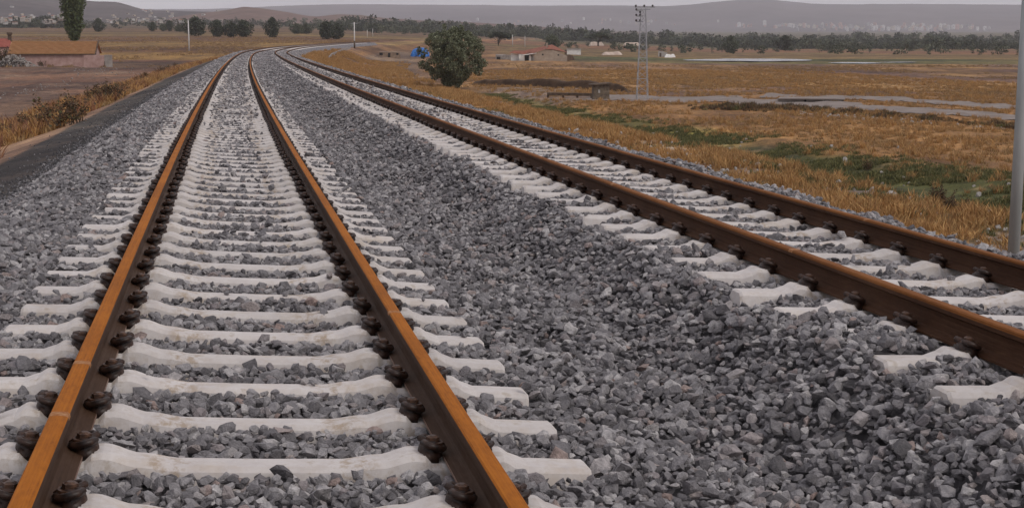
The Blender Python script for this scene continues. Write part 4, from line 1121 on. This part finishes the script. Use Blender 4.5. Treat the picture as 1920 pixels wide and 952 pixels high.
# stone shed by the dirt road and the low beam to its left
x, y, z = at(1128, 188)
sh = empty('stone_shed', (x, y, z), bear(1128) + R(8)); k = y / FPX; tag(sh, 'tiny dark stone shed with a flat overhanging roof by the dirt road', 'shed')
w = 15 * k
b = MB(); b.add([(-w, 0, -.2), (w, 0, -.2), (w * 1.02, 1.5, -.2), (-w * .98, 1.5, -.2), (-w * .97, .03, 27 * k), (w * .95, .02, 28.5 * k), (w * .97, 1.5, 28 * k), (-w * .95, 1.5, 27 * k)],
                [(0, 1, 5, 4), (1, 2, 6, 5), (2, 3, 7, 6), (3, 0, 4, 7), (4, 5, 6, 7)]); b.build('wall', M['old_stone'], sh)
b = MB(); b.add([(-w - .28, -.25, 27 * k), (w + .2, -.25, 29.5 * k), (w + .2, 1.7, 29.5 * k), (-w - .28, 1.7, 27 * k), (-w - .25, -.2, 29 * k), (w + .15, -.2, 32 * k), (w + .15, 1.6, 32 * k), (-w - .25, 1.6, 29 * k)],
                [(3, 2, 1, 0), (4, 5, 6, 7), (0, 1, 5, 4), (1, 2, 6, 5), (2, 3, 7, 6), (3, 0, 4, 7)]); b.build('roof', M['dark_wood'], sh)
b = MB(); b.box(-w * .45, -w * .2, -.03, .1, 13 * k, 19 * k); b.build('window', M['pale_stone'], sh)
a0, a1 = at(1026, 184), at(1112, 186)
lb = MB(); lb.add([(a0[0], a0[1], a0[2] + .22), (a1[0], a1[1], a1[2] + .26), (a1[0], a1[1] + .5, a1[2] + .26), (a0[0], a0[1] + .5, a0[2] + .22), (a0[0], a0[1], a0[2] + .5), (a1[0], a1[1], a1[2] + .5), (a1[0], a1[1] + .5, a1[2] + .5), (a0[0], a0[1] + .5, a0[2] + .5)],
               [(3, 2, 1, 0), (4, 5, 6, 7), (0, 1, 5, 4), (1, 2, 6, 5), (2, 3, 7, 6), (3, 0, 4, 7)])
for t in (0.02, .35, .66, .97):
    xx = a0[0] + (a1[0] - a0[0]) * t; yy = a0[1] + (a1[1] - a0[1]) * t; lb.box(xx - .1, xx + .1, yy + .1, yy + .4, a0[2] - .3, a0[2] + .24)
tag(lb.build('water_trough', M['dark_wood']), 'long low dark trough reaching left from the tiny stone shed', 'trough')
# culvert slab on the dirt road
a0 = at(1520, 193)
cv = empty('culvert', a0, bear(1520)); k = a0[1] / FPX; tag(cv, 'flat concrete culvert slab with dark gaps under it on the dirt road', 'culvert')
b = MB(); b.add([(-62 * k, 0, .28), (62 * k, -.6, .30), (62 * k, 5, .32), (-50 * k, 5, .30), (-62 * k, 0, .36), (62 * k, -.6, .40), (62 * k, 5, .40), (-50 * k, 5, .36)],
                [(3, 2, 1, 0), (4, 5, 6, 7), (0, 1, 5, 4), (1, 2, 6, 5), (2, 3, 7, 6), (3, 0, 4, 7)]); b.build('slab', M['road'], cv)
b = MB(); b.box(-60 * k, -12 * k, .25, 4.8, -.3, .285); b.box(-8 * k, 24 * k, .1, 4.8, -.3, .285); b.build('support', M['slab'], cv)
b = MB(); b.box(-11.9 * k, -8.1 * k, .4, 4.5, -.3, .28); b.box(24.1 * k, 60 * k, .3, 4.5, -.3, .28); b.build('opening', M['dark_open'], cv)
# stones below the road, by the culvert
r = np.random.default_rng(31); n = 150
t = r.random(n); px = 1500 + 420 * t ** 1.5; py = 211 + 34 * (px - 1500) / 420 + r.normal(0, 2.5, n)
q = np.array([at(a, b_) for a, b_ in zip(px, py)]); sc = r.uniform(.05, .19, n)
scatter('roadside_stones', q, r.uniform(0, 6, (n, 3)), np.repeat(sc[:, None], 3, 1), r.integers(0, 4, n), PALE, 'pale stones along the near edge of the dirt road', 'stones')
r = np.random.default_rng(32); n = 560; t = r.random(n); px = 1290 + 660 * t; py = np.interp(px, [1290, 1500, 1700, 1950], [203, 206, 219, 246]) + r.normal(0, 2.2, n)
q = np.array([at(a, b_) for a, b_ in zip(px, py)])
scatter('roadside_weeds', q, np.stack([r.normal(0, .1, n)] * 2 + [r.uniform(0, 6, n)], -1), np.repeat((r.uniform(.5, 1.2, n) * (.4 + 1.2 * vnoise(px * .03, px * 0, 5)))[:, None], 3, 1), r.integers(0, 6, n),
        [tuft(80 + i, 40, .3, .5, M['weed_dark'], .02) for i in range(4)] + T_GREEN[:2], 'dark weeds growing along the near edge of the dirt road', 'weeds')

# ruined low building with dark openings and the blue tarp
x, y, z = at(731, 108)
ru = empty('low_ruin', (x, y, z), bear(731)); k = y / FPX; tag(ru, 'low ruined earth shed with three dark openings near the far bend', 'shed')
b = MB(); b.add([(-22 * k, 0, -.3), (20 * k, 0, -.3), (18 * k, 0, 9 * k), (-20 * k, 0, 10 * k), (-22 * k, 5, -.3), (20 * k, 5, -.3), (18 * k, 5, 9.5 * k), (-20 * k, 5, 10.5 * k)], [(0, 1, 2, 3), (1, 5, 6, 2), (4, 0, 3, 7), (3, 2, 6, 7)]); b.build('wall', M['old_earth'], ru)
for x0, x1, z0, z1 in ((-19, -13, 4, 8.5), (-3.5, 1, 0, 8), (12, 16, 4.5, 8)):
    b = MB(); b.box(x0 * k, x1 * k, -.08, .3, z0 * k, z1 * k); b.build('opening', M['dark_open'], ru)
x, y, z = at(787, 106)
k = y / FPX; b = MB(); V = []; F = []
nu, nv = 20, 8
for j in range(nv + 1):
    for i in range(nu):
        a = 2 * math.pi * i / nu; p = j / nv * math.pi / 2; rr2 = math.cos(p) ** .7
        wr = 1 + .09 * math.sin(a * 7 + j) + .05 * math.sin(a * 3)
        V.append((17 * k * rr2 * math.cos(a) * wr + 2 * k * (j / nv), 2.4 * rr2 * math.sin(a) * wr, 15 * k * math.sin(p) * (1 + .10 * math.sin(a * 2 + 1)) - .1))
for j in range(nv):
    for i in range(nu): F.append((j * nu + i, j * nu + (i + 1) % nu, (j + 1) * nu + (i + 1) % nu, (j + 1) * nu + i))
o = mesh_obj('blue_tarpaulin', V, F, M['tarp']); o.location = (x, y, z); tag(o, 'bright blue tarpaulin over a heap, left behind the big olive tree', 'tarpaulin')

# ------------------------------------------------------------------ poles and pylon
def pole(px, y, top_py, r0, r1, mat, label, base=None, arm=False, z=None):
    x, yy, zz = at_d(px, y)
    if z is not None: zz = z
    hgt = EYE + (YH - top_py) / FPX * yy - zz
    root = empty('utility_pole', (x, yy, zz)); tag(root, label, 'pole', 'poles along the line')
    b = MB(); b.tube([(0, 0, -.5), (0, 0, hgt * .5), (0, 0, hgt)], [r0, (r0 + r1) / 2, r1], 10); b.build('shaft', mat, root, True)
    if base:
        b = MB(); b.tube([(0, 0, -.3), (0, 0, base)], [r0 * 1.35, r0 * 1.25], 10); b.build('base_collar', M['dark_wood'], root, True)
    if arm:
        b = MB(); b.box(-.9, .9, -.06, .06, hgt - .35, hgt - .22); b.build('crossarm', M['galv'], root)
    return root
pole(1911, 23.4, -150, .105, .085, M['pole'], 'grey concrete pole close by at the right edge of the photo')
pole(361, 371, 40, .20, .13, M['pole_white'], 'pale thin pole standing in the left field beside the track')
pole(668, 360, 43, .17, .12, M['pole_white'], 'pale thin pole with a dark foot at the right of the far bend', base=1.9, arm=True)
pole(692, 700, 57, .14, .1, M['pole_white'], 'faint pole, left one of two far behind the bend')
pole(702, 760, 55, .14, .1, M['pole_white'], 'faint pole, right one of two far behind the bend')
pole(961, 650, 66, .14, .12, M['pole_white'], 'short white post before the wood left of the farmhouse')
pole(984, 660, 68, .11, .1, M['pole_white'], 'shorter white post before the wood, nearer the farmhouse')
# lattice pylon
x, y, z = at(1204, 187)
py_ = empty('lattice_pylon', (x, y, z), bear(1204) + R(6)); tag(py_, 'grey steel lattice pylon carrying dark insulators beside the dirt road', 'pylon')
k = y / FPX; Hh = EYE + (YH - 18) / FPX * y - z
def hw(t): return (10.5 * (1 - t) + 4.2 * t) * k
def bar(b, p, q, r_): b.tube([p, q], r_, 4)
b = MB()
cor = [(-1, -1), (1, -1), (1, 1), (-1, 1)]
for sx, sy in cor: bar(b, (sx * hw(0), sy * hw(0), -.2), (sx * hw(1), sy * hw(1), Hh), .035)
b.build('corner_post', M['galv'], py_)
b = MB(); nlev = 13
for i in range(nlev):
    t0, t1 = i / nlev, (i + 1) / nlev
    for q in range(4):
        a, c_ = cor[q], cor[(q + 1) % 4]
        if i % 2: a, c_ = c_, a
        bar(b, (a[0] * hw(t0), a[1] * hw(t0), Hh * t0), (c_[0] * hw(t1), c_[1] * hw(t1), Hh * t1), .018)
        if i % 3 == 2: bar(b, (a[0] * hw(t1), a[1] * hw(t1), Hh * t1), (c_[0] * hw(t1), c_[1] * hw(t1), Hh * t1), .016)
b.build('lattice_brace', M['galv'], py_)
def zpx(p): return EYE + (YH - p) / FPX * y - z
arms = [(-16, 21, 15.5), (-13, 13, 19.5), (-13, 0, 22), (-13, 0, 32), (-13, 0, 42)]
for a0, a1, p in arms:
    b = MB(); b.box(a0 * k, a1 * k, -.05, .05, zpx(p) - .05, zpx(p) + .05); ao = b.build('crossarm', M['galv'], py_)
def insul(xx, zz):
    b = MB(); n = 10
    pts = [(xx, 0, zz + .02 + j * .035) for j in range(6)]
    b.tube(pts, [.05, .11, .06, .11, .06, .09], n); b.build('insulator', M['insul'], py_)
for xx in (-14, 1.5, 17): insul(xx * k, zpx(15.5))
for p in (22, 32, 42): insul(-13 * k, zpx(p)); insul(-6 * k, zpx(p) if p != 22 else zpx(27))

# ------------------------------------------------------------------ distant village, city, hills
def hill(name, sil, d0, d1, d2, mat, seed, rough, zbase=-30):
    """a range of hills whose crest at distance d1 rises to the given heights (photograph px, py pairs)"""
    px = np.linspace(sil[0][0], sil[-1][0], 420); hy = np.interp(px, [a for a, _ in sil], [b_ for _, b_ in sil])
    hy = np.convolve(np.pad(hy, 4, 'edge'), np.ones(9) / 9, 'valid')
    ty = np.concatenate([np.linspace(0, 1, 36), np.linspace(1.04, 2, 14)])
    D = np.where(ty <= 1, d0 + (d1 - d0) * ty, d1 + (d2 - d1) * (ty - 1))
    X = (px[None] - CX) / FPX * D[:, None]; Y = np.repeat(D[:, None], len(px), 1)
    top = EYE + (YH - hy) / FPX * d1
    prof = np.where(ty <= 1, sst(-.15, 1, ty) * .9 + .1 * ty, 1 - sst(1, 2, ty))
    Z = zbase + (top[None] - zbase) * prof[:, None]
    nz = (fbm(X * rough, Y * rough, seed) - .5) * (top[None] - zbase) * .35 * (prof * (1 - prof) * 4)[:, None]
    nz = nz + (fbm(X * rough * 5, Y * rough * 5, seed + 9) - .5) * np.abs(top[None]) * .04
    o = grid_obj(name, X, Y, Z + nz, mat); tag(o, kind='structure'); return X, Y, Z + nz
hill('hills', [(-700, 22), (-200, 16), (100, 20), (420, 20), (520, 15), (600, 12), (700, 11), (1000, 13.5), (1150, 13), (1260, 14), (1320, 8), (1370, 3), (1420, 0), (1460, 5), (1510, 11), (1700, 11), (1920, 12), (2300, 10), (2700, 20)],
     5200, 8600, 11500, M['hill_far'], 3, .0012)
hl = hill('hills', [(-900, 10), (-400, 0), (-100, -9), (40, -6), (100, -3), (128, 3), (170, 4), (205, 7), (222, 5), (245, 10), (270, 19), (300, 22), (380, 24), (430, 26), (520, 34), (650, 44), (760, 56)],
          1500, 3000, 4200, M['hill_left'], 13, .004)
hill('hills', [(250, 60), (330, 34), (400, 25), (440, 20), (462, 15), (500, 18), (548, 25), (572, 30), (600, 33), (640, 29), (682, 30), (730, 36), (800, 40), (900, 44), (1000, 50), (1100, 58)],
     1500, 2500, 3600, M['hill_red'], 23, .004)

def house_mesh(k):
    r = random.Random(k); W, D, H = r.uniform(7, 12), r.uniform(7, 10), r.uniform(3, 6.5); b = MB(); RH = r.uniform(.4, 2.2)
    b.add([(-W / 2, -D / 2, -2), (W / 2, -D / 2, -2), (W / 2, D / 2, -2), (-W / 2, D / 2, -2), (-W / 2, -D / 2, H), (W / 2, -D / 2, H), (W / 2, D / 2, H), (-W / 2, D / 2, H), (-W / 2, 0, H + RH), (W / 2, 0, H + RH)],
          [(0, 1, 5, 4), (2, 3, 7, 6), (1, 2, 6, 9, 5), (3, 0, 4, 8, 7)], 0)
    b.add([(-W / 2 - .4, -D / 2 - .5, H - .2), (W / 2 + .4, -D / 2 - .5, H - .2), (W / 2 + .4, 0, H + RH + .1), (-W / 2 - .4, 0, H + RH + .1), (W / 2 + .4, D / 2 + .5, H - .2), (-W / 2 - .4, D / 2 + .5, H - .2)], [(0, 1, 2, 3), (3, 2, 4, 5)], 1)
    for q in range(int(W // 2.6)):
        xx = -W / 2 + 1.2 + q * 2.5
        if xx + 1 < W / 2: b.box(xx, xx + 1, -D / 2 - .05, -D / 2 + .1, H - 2.2, H - .8, 2)
    return b
HM = []
for k in range(6):
    o = house_mesh(k).build('village_house', [M['house_w'][k % 3], M['house_r'][(k // 2) % 3], M['dark_open']]); col.objects.unlink(o); HM.append(o.data)
from mathutils.bvhtree import BVHTree
def hit_scene(px, py, dmin=1000):
    """where the line of sight meets ground or a hill (for houses on slopes)"""
    u = (px - CX) / FPX; v = (CY - py) / FPX
    d = np.array([u, math.cos(PITCH) + v * math.sin(PITCH), -math.sin(PITCH) + v * math.cos(PITCH)]); d /= d[1]
    best = None
    for bv in BV:
        h = bv.ray_cast(Vector((d[0] * dmin, dmin, EYE + d[2] * dmin)), Vector(d).normalized(), 12000)
        if h[0] is not None and (best is None or h[0].y < best.y): best = h[0]
    return best
bpy.context.view_layer.update()
dg = bpy.context.evaluated_depsgraph_get()
BV = [BVHTree.FromObject(o, dg) for o in col.objects if o.name.startswith('hills') or o.name == 'ground']
r = random.Random(41); cnt = 0
VL = ['tiny pale house in the hazy village at the foot of the left hills', 'tiny brown house in the hazy village at the foot of the left hills']
for i in range(110):
    px = r.choice([r.uniform(0, 128), r.uniform(172, 345), r.uniform(0, 420)]); py = 45 - abs(r.gauss(0, 11))
    if py < 14 or (130 < px < 170): continue
    p = hit_scene(px, py)
    if p is None or p.y > 3300: continue
    o = bpy.data.objects.new('village_house', HM[r.randrange(6)]); link(o); o.location = p; o.rotation_euler = (0, 0, r.uniform(-.9, .9))
    k = .24 + .2 * (p.y / 2000); o.scale = (k,) * 3
    tag(o, 'tiny pale house in the hazy village at the foot of the left hills', 'house', 'village houses below the left hills'); cnt += 1
print('village', cnt)
def block_mesh(k):
    r = random.Random(500 + k); W, D, H = r.uniform(14, 26), r.uniform(12, 16), r.uniform(14, 36); b = MB()
    b.box(-W / 2, W / 2, -D / 2, D / 2, -12, H, 0); b.box(-W / 2 - .5, W / 2 + .5, -D / 2 - .5, D / 2 + .5, H, H + 1, 0); b.box(-W * .15, W * .15, -2, 3, H + 1, H + 4, 0)
    for f_ in range(int(H // 3.2)):
        for q in range(int(W // 4)):
            xx = -W / 2 + 1.2 + q * 4; b.box(xx, xx + 2, -D / 2 - .1, -D / 2 + .2, f_ * 3.2 + 1, f_ * 3.2 + 2.6, 1)
    return b
BM_ = []
for k in range(8):
    o = block_mesh(k).build('apartment_block', [M['city'][k % 4], M['dark_open']]); col.objects.unlink(o); BM_.append(o.data)
cnt = 0
for i in range(190):
    q = r.random()
    if q < .6: px, py = r.gauss(1690, 95), r.uniform(51, 59)
    elif q < .85: px, py = r.uniform(1380, 1640), r.uniform(48, 54)
    else: px, py = r.uniform(830, 1400), r.uniform(38, 48)
    if px > 1888: continue
    p = hit_scene(px, py, 2600)
    if p is None: continue
    o = bpy.data.objects.new('apartment_block', BM_[r.randrange(8)]); link(o); o.location = p; o.rotation_euler = (0, 0, r.uniform(-.6, .6))
    s_ = r.uniform(.28, .58) * p.y / 5500 * (1 if q < .85 else .6); o.scale = (s_ * 1.1, s_, s_)
    tag(o, 'hazy apartment block of the far town under the long ridge', 'apartment block', 'far town blocks'); cnt += 1
print('blocks', cnt)

# ------------------------------------------------------------------ air
hz = MB(); hz.box(-9000, 9000, -60, 12500, -60, 330); o = hz.build('haze', [])
m = bpy.data.materials.new('thin_air'); m.use_nodes = True; nt = m.node_tree; nt.nodes.clear()
out = nt.nodes.new('ShaderNodeOutputMaterial'); pv = nt.nodes.new('ShaderNodeVolumePrincipled')
pv.inputs['Color'].default_value = (.93, .905, .97, 1); pv.inputs['Density'].default_value = 0.92e-4; pv.inputs['Anisotropy'].default_value = 0
nt.links.new(pv.outputs[0], out.inputs['Volume']); o.data.materials.append(m)
o.display_type = 'WIRE'; tag(o, kind='stuff')

# ------------------------------------------------------------------ light, sky, camera
SUN_EL, SUN_AZ = R(44), R(128)
w = bpy.data.worlds.new('World'); scene.world = w; w.use_nodes = True; nt = w.node_tree; nt.nodes.clear()
out = nt.nodes.new('ShaderNodeOutputWorld'); bg = nt.nodes.new('ShaderNodeBackground')
sky = nt.nodes.new('ShaderNodeTexSky'); sky.sky_type = 'NISHITA'; sky.sun_disc = False
sky.sun_elevation = SUN_EL; sky.sun_rotation = SUN_AZ; sky.dust_density = 3.0; sky.air_density = 1.0; sky.ozone_density = 1
tc = nt.nodes.new('ShaderNodeTexCoord'); mp = nt.nodes.new('ShaderNodeMapping'); mp.inputs['Scale'].default_value = (1, 1, 5.0)
nt.links.new(tc.outputs['Generated'], mp.inputs[0])
cl = noise(nt, mp.outputs[0], 3.0, 6, .55)
cloud = ramp(nt, cl, [(.3, (6.5, 6.35, 6.8)), (.5, (7.4, 7.2, 7.65)), (.7, (8.9, 8.8, 9.1))])
cm = mixc(nt, .86, sky.outputs[0], cloud)
nt.links.new(cm, bg.inputs['Color']); bg.inputs['Strength'].default_value = .10
nt.links.new(bg.outputs[0], out.inputs['Surface'])
sl = bpy.data.lights.new('sun', 'SUN'); sl.energy = 1.2; sl.angle = R(20); sl.color = (1, .96, .90)
so = link(bpy.data.objects.new('sun', sl))
# sun direction to match the sky's azimuth (rotation measured from +Y towards +X)
dirv = Vector((math.sin(SUN_AZ) * math.cos(SUN_EL), math.cos(SUN_AZ) * math.cos(SUN_EL), math.sin(SUN_EL)))
so.rotation_euler = dirv.to_track_quat('Z', 'Y').to_euler()

cd = bpy.data.cameras.new('camera'); cd.sensor_width = 36; cd.lens = 36 * FPX / 1920; cd.clip_end = 40000; cd.clip_start = .05
co = link(bpy.data.objects.new('camera', cd)); co.location = (0, 0, EYE); co.rotation_euler = (R(90) - PITCH, 0, 0)
scene.camera = co
vs = scene.view_settings; scene.display_settings.display_device = 'sRGB'
vs.view_transform = 'Standard'; vs.look = 'None'; vs.gamma = 1; vs.exposure = -0.09
cy = scene.cycles
cy.max_bounces = 6; cy.diffuse_bounces = 3; cy.glossy_bounces = 2; cy.transmission_bounces = 2; cy.volume_bounces = 1; cy.transparent_max_bounces = 4
